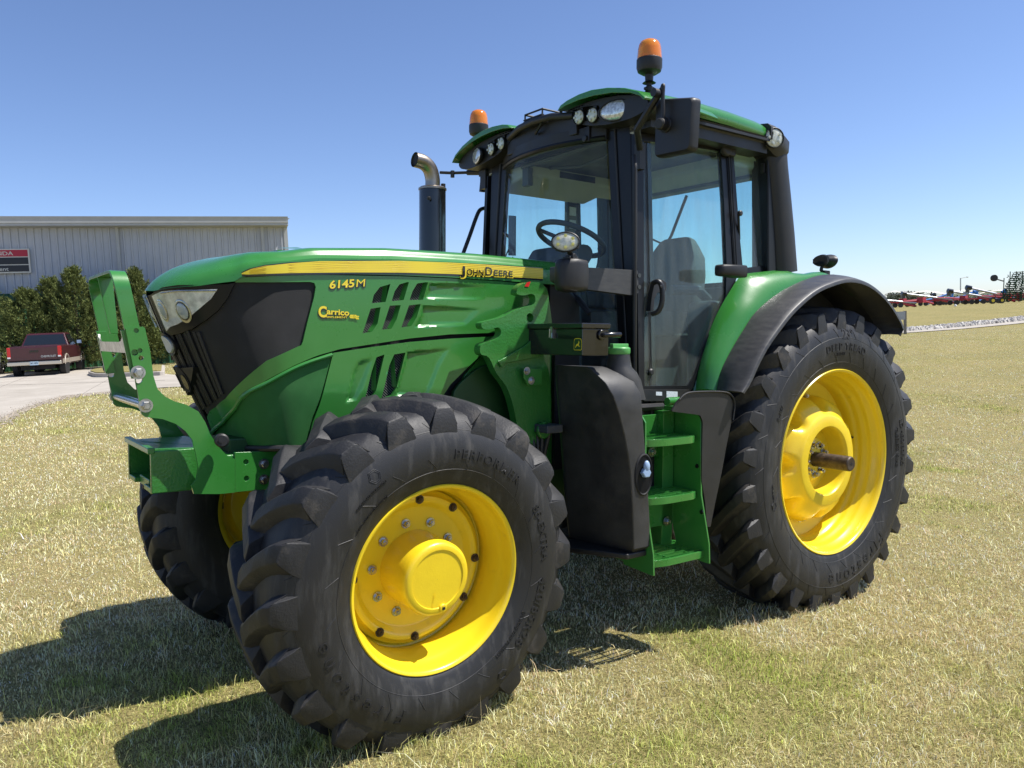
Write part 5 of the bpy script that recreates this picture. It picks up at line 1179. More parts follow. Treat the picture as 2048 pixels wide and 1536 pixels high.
# ================================================================ GROUND
def sst(a, b, x): t = np.clip((x - a) / (b - a), 0, 1); return t * t * (3 - 2 * t)
def ground_z(x, y):
    """lawn: the tractor's slight grade near it, level concrete behind on the left, a bank up to the machinery row on the right"""
    x = np.asarray(x, float); y = np.asarray(y, float)
    near = -0.0556 * np.clip(x, -6.5, 9) + 0.008 * np.clip(y, -10, 4)
    wleft = sst(14, 2, x - .35 * y)                        # 1 on the concrete side
    yl = .40 - 0.0
    zl = lerp(near, .45, sst(3, 20, y))
    dist = np.hypot(x - CW[0], y - CW[1])
    zr = near + (.10 - near) * sst(16, 42, dist)
    bank = .98 * sst(50, 92, dist) + 2.2 * sst(160, 900, dist) * 0
    zr = zr + bank
    z = lerp(zr, zl, wleft)
    return z
def flat_at(px, d): q = W(px, 0, d); return q[0], q[1]
gm = bpy.data.materials.new('lawn_ground'); gm.use_nodes = True; n = gm.node_tree.nodes; l = gm.node_tree.links; b = n['Principled BSDF']; b.inputs['Roughness'].default_value = 0.95; b.inputs['Specular IOR Level'].default_value = 0.1
tc = n.new('ShaderNodeTexCoord')
def noise(scale, detail, rough=.6, st=None):
    t = n.new('ShaderNodeTexNoise'); t.inputs['Scale'].default_value = scale; t.inputs['Detail'].default_value = detail; t.inputs['Roughness'].default_value = rough
    if st:
        mp = n.new('ShaderNodeMapping'); mp.inputs['Scale'].default_value = st; l.new(tc.outputs['Object'], mp.inputs[0]); l.new(mp.outputs[0], t.inputs['Vector'])
    else: l.new(tc.outputs['Object'], t.inputs['Vector'])
    return t.outputs['Fac']
def rng_(src, a, b_, c=0, d=1):
    r = n.new('ShaderNodeMapRange'); r.inputs[1].default_value = a; r.inputs[2].default_value = b_; r.inputs[3].default_value = c; r.inputs[4].default_value = d; l.new(src, r.inputs[0]); return r.outputs[0]
def mixc(f, a, b_):
    m_ = n.new('ShaderNodeMix'); m_.data_type = 'RGBA'; l.new(f, m_.inputs[0])
    for i, q in ((6, a), (7, b_)):
        if isinstance(q, tuple): m_.inputs[i].default_value = (*q, 1)
        else: l.new(q, m_.inputs[i])
    return m_.outputs[2]
STRAW, TAN, GRN = (0.325, 0.272, 0.102), (0.31, 0.232, 0.122), (0.185, 0.182, 0.056)
big = rng_(noise(.32, 5, .6), .40, .62)
med = rng_(noise(2.3, 5, .65), .38, .66)
c1 = mixc(big, GRN, STRAW); c2 = mixc(med, GRN, TAN)
f05 = n.new('ShaderNodeValue'); f05.outputs[0].default_value = .45
c3 = mixc(f05.outputs[0], c1, c2)
fine = rng_(noise(55, 6, .75), .30, .72)
c4 = mixc(fine, c3, (0.42, 0.355, 0.150)); 
dk = rng_(noise(85, 4, .7), .34, .56, .22, 1.0)
mm_ = n.new('ShaderNodeMix'); mm_.data_type = 'RGBA'; mm_.blend_type = 'MULTIPLY'; mm_.inputs[0].default_value = 1; l.new(c4, mm_.inputs[6]); l.new(dk, mm_.inputs[7])
l.new(mm_.outputs[2], b.inputs['Base Color'])
bp = n.new('ShaderNodeBump'); bp.inputs['Strength'].default_value = .8; bp.inputs['Distance'].default_value = .02; l.new(noise(60, 6, .75), bp.inputs['Height']); l.new(bp.outputs[0], b.inputs['Normal'])
# ground sheet: fine rings near, coarse to the horizon
rad = np.concatenate([np.linspace(0, 20, 41), np.linspace(21, 60, 40), np.linspace(63, 130, 24), np.geomspace(140, 4500, 22)])
angs = np.linspace(0, 2 * math.pi, 145)[:-1]
V = [(CW[0], CW[1], float(ground_z(CW[0], CW[1])))]; F = []
for r in rad[1:]:
    xs_ = CW[0] + r * np.cos(angs); ys_ = CW[1] + r * np.sin(angs); zs__ = ground_z(xs_, ys_)
    V += list(zip(xs_, ys_, zs__))
na = len(angs)
for j in range(na): F.append((0, 1 + j, 1 + (j + 1) % na))
for i in range(len(rad) - 2):
    for j in range(na):
        a = 1 + i * na + j; c_ = 1 + i * na + (j + 1) % na; F.append((a, a + na, c_ + na, c_))
m = MB(); m.add(V, F); GND = struct(link('ground', m, gm, None, ang=180))

# grass blades over the near lawn, one mesh
def vnoise(x, y, s, seed):
    x = x * s + 100; y = y * s + 100; xi = np.floor(x).astype(int); yi_ = np.floor(y).astype(int); fx = x - xi; fy = y - yi_; fx = fx * fx * (3 - 2 * fx); fy = fy * fy * (3 - 2 * fy)
    def h(a, b): v = np.sin(a * 127.1 + b * 311.7 + seed * 74.7) * 43758.5453; return v - np.floor(v)
    return (h(xi, yi_) * (1 - fx) + h(xi + 1, yi_) * fx) * (1 - fy) + (h(xi, yi_ + 1) * (1 - fx) + h(xi + 1, yi_ + 1) * fx) * fy
def grass(nb, name):
    # density falls with distance; positions inside the view wedge plus a margin
    cand = rng.random((nb * 2, 2))
    d = 1.3 + 44 * cand[:, 0] ** 2.3
    px = -500 + 3050 * cand[:, 1]
    dirx = WW[0] + RW[0] * (px - 1024) / FP; diry = WW[1] + RW[1] * (px - 1024) / FP
    x = CW[0] + d * dirx; y = CW[1] + d * diry
    keep = np.ones(len(x), bool)
    u = (px, d)
    # stay off the concrete
    keep &= ~on_concrete(x, y)
    x, y, d = x[keep][:nb], y[keep][:nb], d[keep][:nb]; nb = len(x)
    z = ground_z(x, y)
    ps = (vnoise(x, y, .9, 1) - .5) * 1.5 + (vnoise(x, y, 2.6, 2) - .5) * 1.1 + (vnoise(x, y, 7.5, 3) - .5) * .7 + .16 * sst(2, 8, x) - .12 * sst(-3, -7, x)
    pk = vnoise(x, y, 1.5, 8) * .6 + vnoise(x, y, 5., 9) * .4; bare = np.clip((vnoise(x, y, 1.9, 5) * .6 + vnoise(x, y, 6, 6) * .4 - .60) * 9, 0, 1)
    h = (.009 + .020 * rng.random(nb) ** 1.5) * (1 - .30 * ps) * (.6 + .9 * vnoise(x, y, 18, 14)) * (1 - .5 * bare)
    tall = rng.random(nb) < .018; h = np.where(tall, .045 + .045 * rng.random(nb), h)
    # longer tufts hugging the tyres
    for (wx, wy) in ((-2.776, -.8), (0, -.76), (-2.776, .8), (0, .76)):
        c_ = RM @ np.array([wx, wy, 0]); nearw = np.exp(-(((x - c_[0]) / .45) ** 2 + ((y - c_[1]) / .36) ** 2)); h = h * (1 + 1.1 * nearw)
    w = np.clip(.0008 + .00062 * d, .0014, .011) * (.7 + .6 * rng.random(nb))
    az = rng.random(nb) * 2 * math.pi; lean = rng.normal(0, 1, nb) * 1.05; la = rng.random(nb) * 2 * math.pi
    lx, ly = np.cos(la) * h * np.abs(lean), np.sin(la) * h * np.abs(lean)
    bx_, by_ = np.cos(az) * w * .5, np.sin(az) * w * .5
    v = np.zeros((nb, 5, 3))
    v[:, 0] = np.stack([x - bx_, y - by_, z - .004], 1); v[:, 1] = np.stack([x + bx_, y + by_, z - .004], 1)
    v[:, 2] = np.stack([x + bx_ * .8 + lx * .35, y + by_ * .8 + ly * .35, z + h * .62], 1); v[:, 3] = np.stack([x - bx_ * .8 + lx * .35, y - by_ * .8 + ly * .35, z + h * .62], 1)
    v[:, 4] = np.stack([x + lx, y + ly, z + h * np.clip(1.05 - .18 * np.abs(lean), .5, 1)], 1)
    me = bpy.data.meshes.new(name); me.vertices.add(nb * 5); me.vertices.foreach_set('co', v.reshape(-1))
    loops = np.tile(np.array([0, 1, 2, 3, 3, 2, 4]), (nb, 1)) + (np.arange(nb) * 5)[:, None]
    me.loops.add(nb * 7); me.loops.foreach_set('vertex_index', loops.reshape(-1).astype(np.int32))
    ls = (np.arange(nb)[:, None] * 7 + np.array([0, 4])).reshape(-1); me.polygons.add(nb * 2); me.polygons.foreach_set('loop_start', ls.astype(np.int32))
    me.update(calc_edges=True)
    g = np.clip(.15 - .80 * ps + rng.normal(0, .22, nb), 0, 1)       # 0 straw .. 1 green
    straw = np.array([.88, .72, .36]); tan = np.array([.84, .62, .39]); grn = np.array([.36, .42, .09]); pale = np.array([.95, .90, .64])
    k = rng.random(nb); base = np.where((k < .12 + .62 * pk)[:, None], tan, straw); base = np.where((k > .86)[:, None], pale, base)
    col = base * (1 - g[:, None]) + grn * g[:, None]; cl = vnoise(x, y, 22, 11) * .6 + vnoise(x, y, 60, 12) * .4; col *= ((.42 + 1.20 * rng.random(nb)) * (.74 + .75 * cl))[:, None]; col = np.clip(col, 0, .93)
    colr = np.ones((nb, 5, 4)); colr[:, :, :3] = col[:, None, :]
    ca = me.color_attributes.new('blade', 'FLOAT_COLOR', 'POINT'); ca.data.foreach_set('color', colr.reshape(-1))
    gmt = bpy.data.materials.new('grass_blades'); gmt.use_nodes = True; nn = gmt.node_tree.nodes; ll = gmt.node_tree.links; bb = nn['Principled BSDF']
    at = nn.new('ShaderNodeAttribute'); at.attribute_name = 'blade'; ll.new(at.outputs['Color'], bb.inputs['Base Color']); bb.inputs['Roughness'].default_value = .7; bb.inputs['Specular IOR Level'].default_value = .25
    tr = nn.new('ShaderNodeBsdfTranslucent'); ll.new(at.outputs['Color'], tr.inputs[0]); mx = nn.new('ShaderNodeMixShader'); mx.inputs[0].default_value = .25
    ll.new(bb.outputs[0], mx.inputs[1]); ll.new(tr.outputs[0], mx.inputs[2]); ll.new(mx.outputs[0], nn['Material Output'].inputs[0])
    me.materials.append(gmt); o = bpy.data.objects.new(name, me); COL.objects.link(o); o['kind'] = 'stuff'
    return o

# ---------------------------------------------------------------- concrete drive (left), gravel edge, kerbed island
def gp(px, py):
    """pixel -> point on the terrain"""
    v = WW + RW * (px - 1024) / FP - UW * (py - 768) / FP
    t = 5.0
    for _ in range(80):
        q = CW + v * t; z = float(ground_z(q[0], q[1])); t += (z - q[2]) / v[2] * .6
        t = min(max(t, 1), 900)
    return CW + v * t
edge = [gp(*q) for q in ((-420, 985), (-200, 922), (-60, 868), (0, 838), (60, 812), (130, 793), (215, 785), (330, 776), (480, 770))]
far_l = [gp(*q) for q in ((-420, 770), (480, 734))]
EX, EY_ = np.array([q[0] for q in edge]), np.array([q[1] for q in edge])
def on_concrete(x, y):
    return (y > np.interp(x, EX, EY_)) & (x > EX[0] - 1) & (x < EX[-1])
o_ = np.argsort(EX); EX, EY_ = EX[o_], EY_[o_]
CONC = mat('concrete', (0.44, 0.40, 0.34), 0.85, col2=(0.34, 0.305, 0.255), nscale=.9, thr=(.35, .7), bump=.3, bscale=40, spec=.2)
m = MB(); R = []
for x in np.linspace(EX[0] - 14, EX[-1], 40):
    y0_ = float(np.interp(x, EX, EY_)) + (0 if x > EX[0] else (x - EX[0]) * .1)
    R.append([(x, yy, float(ground_z(x, yy)) + .02) for yy in np.linspace(y0_, 37, 20)])
m.loft(R, closed=False); struct(link('driveway', m, CONC, None, ang=180))
KMJ = mat('joint_filler', (0.16, 0.14, 0.12), .9)
# joints
m = MB()
for a, b_ in (((150, 800), (225, 756)), ((-60, 800), (60, 752)), ((-100, 775), (330, 762))):
    A_, B_ = gp(*a), gp(*b_); m.tube([(*lerp(A_, B_, t)[:2], float(ground_z(*lerp(A_, B_, t)[:2])) + .021) for t in np.linspace(0, 1, 12)], .006, 4)
struct(link('pavement_joint', m, BARK if 'BARK' in globals() else KMJ, None))
GRAV = mat('gravel', (0.42, 0.36, 0.29), 0.9, col2=(0.20, 0.17, 0.13), nscale=8, bump=.4)
m = MB()
for i in range(2600):
    t = rng.random() ** .8; k = t * (len(edge) - 1) * .78; i0 = int(k); p = lerp(edge[i0], edge[i0 + 1], k - i0); s = .012 + .022 * rng.random()
    x, y = p[0] + rng.normal(0, .10), p[1] - abs(rng.normal(0, .28)) + .08; z = float(ground_z(x, y)) + .008
    a = rng.random(3) * 6.28; vs = [(x + s * math.cos(q + a[0]) * (.7 + .5 * rng.random()), y + s * math.sin(q + a[0]) * (.7 + .5 * rng.random()), z) for q in (0, 1.5, 3, 4.6)]
    m.add(vs + [(x, y, z + s * .8)], [(0, 1, 4), (1, 2, 4), (2, 3, 4), (3, 0, 4)])
gv = link('gravel', m, GRAV, None, weld=False); gv['kind'] = 'stuff'
# kerb behind the pickup and the grass island
KM = mat('kerb_concrete', (0.46, 0.42, 0.36), 0.85, col2=(0.36, 0.32, 0.27), nscale=3, bump=.2, spec=.2)
m = MB(); A_, B_ = W(-140, 765, 34.5), W(195, 735, 37.0)
for a, b_ in ((A_, B_),): 
    d_ = (b_ - a) / np.linalg.norm(b_ - a); nn_ = np.array([-d_[1], d_[0], 0]); zc0 = .45
    m.loft([[(q[0] + nn_[0] * w, q[1] + nn_[1] * w, zc0 + h) for w, h in ((0, 0), (.02, .14), (.05, .16), (.32, .16), (.32, 0))] for q in (a, b_)])
struct(link('kerb', m, KM, None, bevel=.01))
isl = [gp(*q) for q in ((176, 751), (184, 747), (210, 743), (270, 740), (330, 737), (330, 752), (240, 755), (190, 756))]
cen_ = np.mean(isl, axis=0)
m = MB(); top = rounded([(q[0], q[1]) for q in isl], .4, 3)
plate(m, [tuple(q) for q in top], [], lambda u, v, t: (u, v, .60 + t), .15); struct(link('island_kerb', m, KM, None, bevel=.02))
m = MB(); c2_ = np.mean(top, axis=0); plate(m, [tuple(c2_ + (q - c2_) * .93) for q in top], [], lambda u, v, t: (u, v, .63 + t), .04); struct(link('island_grass', m, gm, None))
# mulch bed under the evergreens
m = MB(); a, b_ = W(-420, 760, 34.6), W(640, 735, 41)
dd_ = (b_ - a) / np.linalg.norm(b_ - a); nn_ = np.array([-dd_[1], dd_[0], 0]) 
m.loft([[(q[0] + nn_[0] * w, q[1] + nn_[1] * w, .45 + h) for w, h in ((.33, .17), (1.5, .22), (4.2, .22), (6, .05))] for q in (a - dd_ * 6, b_)], closed=False); struct(link('mulch_bed', m, mat('mulch', (0.045, 0.035, 0.025), .95, col2=(0.08, 0.065, 0.045), nscale=9, bump=.5), None, ang=180))

grass(1150000, 'grass')

# ================================================================ BUILDING
A0 = W(0, 435, 35.0); B0 = W(571, 433.5, 39.0)
zE = float((A0[2] + B0[2]) / 2) - .07
dW = np.array([B0[0] - A0[0], B0[1] - A0[1]]); LW = np.linalg.norm(dW); dW /= LW; nW = np.array([dW[1], -dW[0]])   # towards the camera
if nW @ (CW[:2] - A0[:2]) < 0: nW = -nW
def WL_(s, o, z): return (B0[0] - dW[0] * s + nW[0] * o, B0[1] - dW[1] * s + nW[1] * o, z)
BLD = empty('metal_building', 'long grey ribbed metal building behind the evergreen row', 'building', WL_(0, 0, .45))
def lk(name, mb, m_, par=None, **k):
    par = par or BLD
    if par is BLD:
        L0 = np.array(BLD.location); mb.v = [tuple(np.array(p) - L0) for p in mb.v]
    return link(name, mb, m_, par, **k)
def lkc(root, name, mb, m_, par=None, **k):
    L0 = np.array(root.location); mb.v = [tuple(np.array(p) - L0) for p in mb.v]; return link(name, mb, m_, par or root, **k)
WALLM = mat('ribbed_sheet', (0.46, 0.475, 0.50), 0.42, metal=0.1, col2=(0.42, 0.435, 0.46), nscale=1.2, spec=.5)
pitch = .305; m = MB(); prof = []; s = -.0
LB_ = 34.0
while s < LB_:
    prof += [(s, 0), (s + .205, 0), (s + .23, .062), (s + .28, .062)]; s += pitch
z0w, z1w = .9, zE - .42
m.loft([[WL_(s, o, z) for s, o in prof] for z in (z0w, z1w)], closed=False); WALL = lkc(BLD, 'wall', m, WALLM, weld=False, ang=20)
m = MB(); m.loft([[WL_(s, o + .03, z) for s, o in ((0, 0), (LB_, 0))] for z in (.40, 1.9)], closed=False)
m.loft([[WL_(s, o + .045, z) for s, o in prof] for z in (.45, 1.95 + 2.05)], closed=False) if False else None
lkc(BLD, 'plinth', m, mat('green_wainscot', (0.03, 0.12, 0.06), 0.5), weld=False)
# green wainscot band that shows just above the trees
zg = float(W(75, 585, 35.3)[2]) ; m = MB(); m.loft([[WL_(s, o + .012, z) for s, o in prof] for z in (.45, zg)], closed=False); lkc(BLD, 'wainscot', m, MATS['green_wainscot'], weld=False)
EAVE = mat('eave_trim', (0.42, 0.43, 0.42), 0.45, col2=(0.38, 0.39, 0.38), nscale=3)
m = MB(); m.loft([[WL_(s, o, z) for o, z in ((0.0, zE - .42), (.70, zE - .40), (.70, zE - .30), (.74, zE - .28), (.74, zE - .08), (.78, zE), (.0, zE + .06))] for s in (-.05, LB_)]); lkc(BLD, 'eave_gutter', m, EAVE, bevel=.0)
m = MB(); m.loft([[WL_(s, .0, zE + .02), WL_(s, -14, zE + 1.1), WL_(s, -28, zE)] for s in (-.2, LB_)], closed=False); lkc(BLD, 'roof', m, WALLM, weld=False)
m = MB(); e_ = [(o, 0.0) for o in np.arange(0, 28, .305)]; pr2 = []
for o, _ in e_: pr2 += [(0, -o), (0, -o - .2), (.03, -o - .23), (.03, -o - .27)]
m.loft([[WL_(-a, o, z) for a, o in pr2] for z in (.45, zE - .0)], closed=False); lkc(BLD, 'end_wall', m, WALLM, weld=False)
m = MB(); m.box((-.01, -.01, 0), (.01, .01, .01)); 
m = MB(); m.loft([[WL_(s, o, z) for s, o in ((-.04, -.04), (-.04, .07), (.14, .07), (.14, -.04))] for z in (.45, zE - .41)]); lkc(BLD, 'corner_trim', m, EAVE)
def s_at(px, d): q = W(px, 500, d)[:2]; return float(np.dot(np.array([B0[0], B0[1]]) - q, dW))
for px, d in ((236, 36.4), (527, 38.6)):
    s = s_at(px, d); m = MB(); m.loft([[WL_(s + a, .04 + b_, z) for a, b_ in ((-.075, 0), (-.075, .12), (.075, .12), (.075, 0))] for z in (.5, zE - .40)]); lkc(BLD, 'downspout', m, EAVE, bevel=.01)
# wall sign (runs out of the picture on the left)
s1 = s_at(57, 35.2); zt_s = float(W(54, 497, 35.2)[2]); zb_s = float(W(58, 545, 35.2)[2]); zm1 = lerp(zt_s, zb_s, .34); zm2 = lerp(zt_s, zb_s, .66)
SG = empty('wall_sign', 'red and black dealer sign board fixed on the grey metal wall', 'sign', WL_(s1 + 2, .12, zb_s)); 
bxs = lambda s0, s1_, z0, z1, o0, o1: MB().loft([[WL_(s0, o0, z0), WL_(s1_, o0, z0), WL_(s1_, o0, z1), WL_(s0, o0, z1)], [WL_(s0, o1, z0), WL_(s1_, o1, z0), WL_(s1_, o1, z1), WL_(s0, o1, z1)]])
SW_ = 4.2
lkc(SG, 'sign_frame', bxs(s1, s1 + SW_, zb_s, zt_s, .06, .20), mat('sign_cream', (.62, .60, .52), .5))
lkc(SG, 'red_panel', bxs(s1 + .06, s1 + SW_ - .06, zm1 + .02, zt_s - .05, .19, .21), mat('sign_red', (.42, .012, .035), .4))
lkc(SG, 'black_panel', bxs(s1 + .06, s1 + SW_ - .06, zm2 + .02, zm1 - .02, .19, .21), mat('sign_black', (.010, .011, .016), .35))
lkc(SG, 'black_panel', bxs(s1 + .06, s1 + SW_ - .06, zb_s + .06, zm2 - .02, .19, .21), MATS['sign_black'])
def sign_word(t, send, zb_, h, mt):
    v, f, w = text2d(t, h / .70, 0, .012 * h, sx=1.25); m = MB(); m.add([WL_(s1 + send + (w - a), .213, zb_ + b_) for a, b_ in v], f); lkc(SG, 'sign_lettering', m, mt, weld=False)
sign_word('HONDA', .62, lerp(zm1, zt_s, .22), (zt_s - zm1) * .46, MATS['sign_cream'])
sign_word('Carrico Implement', .85, lerp(zb_s, zm2, .30), (zm2 - zb_s) * .42, MATS['sign_cream'])

# ================================================================ EVERGREENS
def leaf_mat(name, a, b_, c_):
    m = mat(name, a, .75, col2=b_, nscale=14, thr=(.35, .65), spec=.15); return m
CEDM = leaf_mat('cedar_foliage', (0.062, 0.088, 0.024), (0.185, 0.205, 0.062), None)
BARK = mat('bark', (0.10, 0.075, 0.055), .9, col2=(.05, .038, .03), nscale=20, bump=.5)
def cedar(px, d, hgt, rad_, label, n=15000, seed=0, lean=0.0):
    r_ = np.random.default_rng(seed); base = W(px, 700, d); bx_, by_ = base[0], base[1]; bz = .62
    root = empty('evergreen_tree', label, 'tree', (bx_, by_, bz), 'evergreens in front of the metal building')
    m = MB(); m.tube([(0, 0, 0), (.03, .02, hgt * .4), (lean * .5, 0, hgt * .92)], [.10, .07, .012], 8); 
    for k in range(26):
        h = hgt * (.08 + .8 * r_.random()); a = r_.random() * 6.28; L = rad_ * (1 - (h / hgt)) * .9 + .1; m.tube([(0, 0, h), (L * math.cos(a), L * math.sin(a), h + L * .35)], [.02, .006], 4)
    link('trunk', m, BARK, root)
    # sprays grouped on branch tips
    nb = n // 46; V = []; 
    for k in range(nb):
        hh = r_.random() ** .85; a = r_.random() * 6.28
        prof = (min(1, (hh + .04) / .12)) * (1 - hh) ** .62 * (1 + .18 * math.sin(a * 3 + seed) + .16 * math.sin(a * 5 + hh * 14 + seed))
        rr = rad_ * prof * (0.45 + .62 * r_.random() ** .5)
        c = np.array([rr * math.cos(a) + lean * hh * .5, rr * math.sin(a), hh * hgt * .97 + .05]); out = np.array([math.cos(a) * .75, math.sin(a) * .75, .75 + .6 * hh]); out /= np.linalg.norm(out)
        L = (.16 + .26 * r_.random()) * (1.1 - .45 * hh)
        t = r_.random(46); p = c + out * (t[:, None] - .3) * L * 1.6 + r_.normal(0, 1, (46, 3)) * (.050 * (1.15 - t[:, None]) + .012) * (1 + L)
        d1 = out + r_.normal(0, .55, (46, 3)); d1 /= np.linalg.norm(d1, axis=1)[:, None]; d2 = np.cross(d1, r_.normal(0, 1, (46, 3))); d2 /= np.linalg.norm(d2, axis=1)[:, None]
        s = (.030 + .035 * r_.random(46))[:, None]; V.append(np.stack([p - d2 * s * .42, p + d2 * s * .42, p + d1 * s * 2.1], 1))
    V = np.concatenate(V).reshape(-1, 3)
    me = bpy.data.meshes.new('crown'); nt_ = len(V) // 3; me.vertices.add(len(V)); me.vertices.foreach_set('co', V.reshape(-1)); me.loops.add(len(V)); me.loops.foreach_set('vertex_index', np.arange(len(V), dtype=np.int32)); me.polygons.add(nt_); me.polygons.foreach_set('loop_start', np.arange(0, len(V), 3, dtype=np.int32)); me.update(calc_edges=True)
    me.materials.append(CEDM); o = bpy.data.objects.new('crown', me); COL.objects.link(o); o.parent = root
    return root
CED = [(-130, 33.5, 3.5, 1.7, 'evergreen mostly out of the picture at its left edge'), (-25, 34.2, 3.55, 1.55, 'round topped evergreen cut by the left edge, below the red and black sign'),
       (62, 34.0, 3.30, 1.45, 'low bushy evergreen directly behind the maroon pickup cab'), (112, 34.4, 3.75, 1.25, 'evergreen just right of the sign board, behind the pickup tailgate'), (158, 34.3, 4.15, 1.30, 'tallest evergreen with a narrow pointed top above the pickup'),
       (215, 35.0, 3.8, 1.35, 'evergreen seen through the upright green guard hoop of the tractor'), (280, 35.4, 4.05, 1.15, 'evergreen between the guard hoop and the tractor hood nose'), (345, 36.4, 3.6, 1.4, 'evergreen mostly hidden behind the headlight and hood of the tractor'), ]
for i, (px, d, h, r, lab) in enumerate(CED[1:]): cedar(px, d, h, r, lab, seed=i + 3, n=17000 if i else 15000)

# ================================================================ PICKUP
PKM = mat('maroon_paint', (0.050, 0.010, 0.016), .28, coat=.5, col2=(.062, .013, .020), nscale=4); PKT = mat('tan_paint', (.34, .29, .23), .4, coat=.3)
def pickup():
    c = W(73, 755, 29.8); th = math.atan2(RW[1], RW[0]) + .33
    root = empty('pickup_truck', 'maroon pickup truck parked tailgate first beside the evergreens', 'pickup', (c[0], c[1], .42)); root.rotation_euler = (0, 0, th); root.scale = (.92, .92, .92)
    # local: X across (right side of the tailgate = +X), Y forward (away), Z up
    hw = .97
    def sec(y, zb_, zt_, w=hw, tum=.05, crown=.02):
        return [(-w + .04, y, zb_), (-w, y, zb_ + .12), (-w, y, lerp(zb_, zt_, .6)), (-w + tum, y, zt_ - .04), (-w + tum + .06, y, zt_), (w - tum - .06, y, zt_), (w - tum, y, zt_ - .04), (w, y, lerp(zb_, zt_, .6)), (w, y, zb_ + .12), (w - .04, y, zb_)]
    m = MB(); m.loft([sec(0.02, .62, 1.26), sec(.06, .50, 1.28), sec(2.2, .46, 1.26), sec(3.7, .46, 1.24), sec(4.35, .46, 1.20), sec(5.2, .48, 1.12, hw - .03), sec(5.55, .55, 1.0, hw - .10)]); body = link('body', m, PKM, root, ang=40)
    m = MB(); m.box((-hw + .10, .10, 1.262), (hw - .10, 1.98, 1.284)); link('bed_opening', m, DARK, body)
    m = MB(); m.box((-hw + .03, -.02, .68), (hw - .03, .05, 1.24)); TG = link('tailgate', m, PKM, root, bevel=.03, seg=3)
    m = MB(); m.box((-.16, -.032, 1.03), (.16, -.018, 1.10)); link('tailgate_handle', m, GBLACK, TG, bevel=.01)
    v, f, w = text2d('CHEVROLET', .11, 0, .004, sx=.9); m = MB(); m.add([(.78 - w + a, -.024, .80 + b_) for a, b_ in v], f); link('tailgate_lettering', m, ZINC, TG, weld=False)
    # cab greenhouse
    m = MB()
    for (y0_, y1_) in ((2.02, 3.65),):
        m.loft([[(-.90, 1.95, 1.24), (.90, 1.95, 1.24), (.92, 4.05, 1.20), (-.92, 4.05, 1.20)], [(-.72, 2.28, 1.76), (.72, 2.28, 1.76), (.72, 3.30, 1.77), (-.72, 3.30, 1.77)], [(-.66, 2.36, 1.80), (.66, 2.36, 1.80), (.66, 3.22, 1.81), (-.66, 3.22, 1.81)]])
    cab = link('cab', m, PKM, root, ang=30, bevel=.015)
    PG = mat('dark_car_glass', (.012, .016, .020), .06, coat=.6)
    m = MB(); m.add([(-.82, 1.985, 1.30), (.82, 1.985, 1.30), (.68, 2.252, 1.725), (-.68, 2.252, 1.725)], [(0, 1, 2, 3)]); link('rear_window', m, PG, cab, weld=False)
    for s in (-1, 1):
        m = MB(); m.add([(s * .912, 2.22, 1.29), (s * .918, 3.00, 1.28), (s * .758, 2.95, 1.72), (s * .758, 2.42, 1.72)], [(0, 1, 2, 3)]); m.add([(s * .918, 3.06, 1.28), (s * .925, 3.86, 1.27), (s * .758, 3.30, 1.73), (s * .758, 3.0, 1.72)], [(0, 1, 2, 3)]); link('side_window', m, PG, cab, weld=False)
        m = MB(); m.box((s * .905 - .065, -.03, .80), (s * .905 + .065, .16, 1.24)); TL = link('tail_light', m, mat('tail_red', (.50, .01, .015), .2, coat=.6) if s < 0 else MATS['tail_red'], root, bevel=.02)
        m = MB(); m.box((s * .905 - .055, -.034, .80), (s * .905 + .055, -.026, .86)); link('reverse_light', m, WHITE, TL)
        m = MB(); m.box((s * 1.03 - .10, 3.62, 1.28), (s * 1.03 + .12, 3.70, 1.46)); MI = link('side_mirror', m, GBLACK, root, bevel=.03); m = MB(); m.box((s * 1.03 - .08, 3.612, 1.30), (s * 1.03 + .10, 3.618, 1.44)); link('mirror_glass', m, BLUE, MI)
        m = MB(); m.box((s * hw - .012 * (s > 0) - .0, .2, .52), (s * hw + .012, 5.1, .70)); link('tan_rocker', m, PKT, root, bevel=.005)
        for y in (1.05, 4.55):
            m = MB(); m.lathe([(.20, -.12), (.34, -.13), (.375, -.10), (.38, 0), (.375, .10), (.34, .13), (.20, .12)], (s * .84, y, .36), (1, 0, 0), 32); t = link('wheel', m, RUBBER, root)
            m = MB(); m.lathe([(.001, .075), (.07, .085), (.09, .06), (.17, .045), (.20, .10), (.215, .125), (.20, .10)], (s * .84, y, .36), (s, 0, 0), 24); link('wheel_rim', m, ZINC, t)
            m = MB(); m.cyl((s * (hw - .20), y, .42), (s, 0, 0), .47, .19 + .0065, 32); link('wheel_arch', m, DARK, root)
            m = MB(); m.tube([(s * (hw + .008), y + .47 * math.cos(a), .42 + .47 * math.sin(a)) for a in np.linspace(.1, 3.04, 20)], .022, 6); link('arch_trim', m, PKT, root)
    m = MB(); m.box((-hw + .0, -.16, .50), (hw - .0, .02, .66)); BU = link('bumper', m, mat('tan_chrome', (.58, .53, .45), .28, metal=.7), root, bevel=.03, seg=3)
    m = MB(); m.box((-.95, -.165, .652), (.95, .0, .67)); link('bumper_step', m, BLACK, BU)
    m = MB(); m.box((-.155, -.175, .50), (.155, -.162, .65)); LP = link('number_plate', m, mat('plate_blue', (.25, .38, .50), .5, col2=(.5, .6, .65), nscale=30), root)
    v, f, w = text2d('207 HPK', .075, 0, .001); m = MB(); m.add([(-w / 2 + a, -.177, .555 + b_) for a, b_ in v], f); link('plate_number', m, MATS['sign_black'], LP, weld=False)
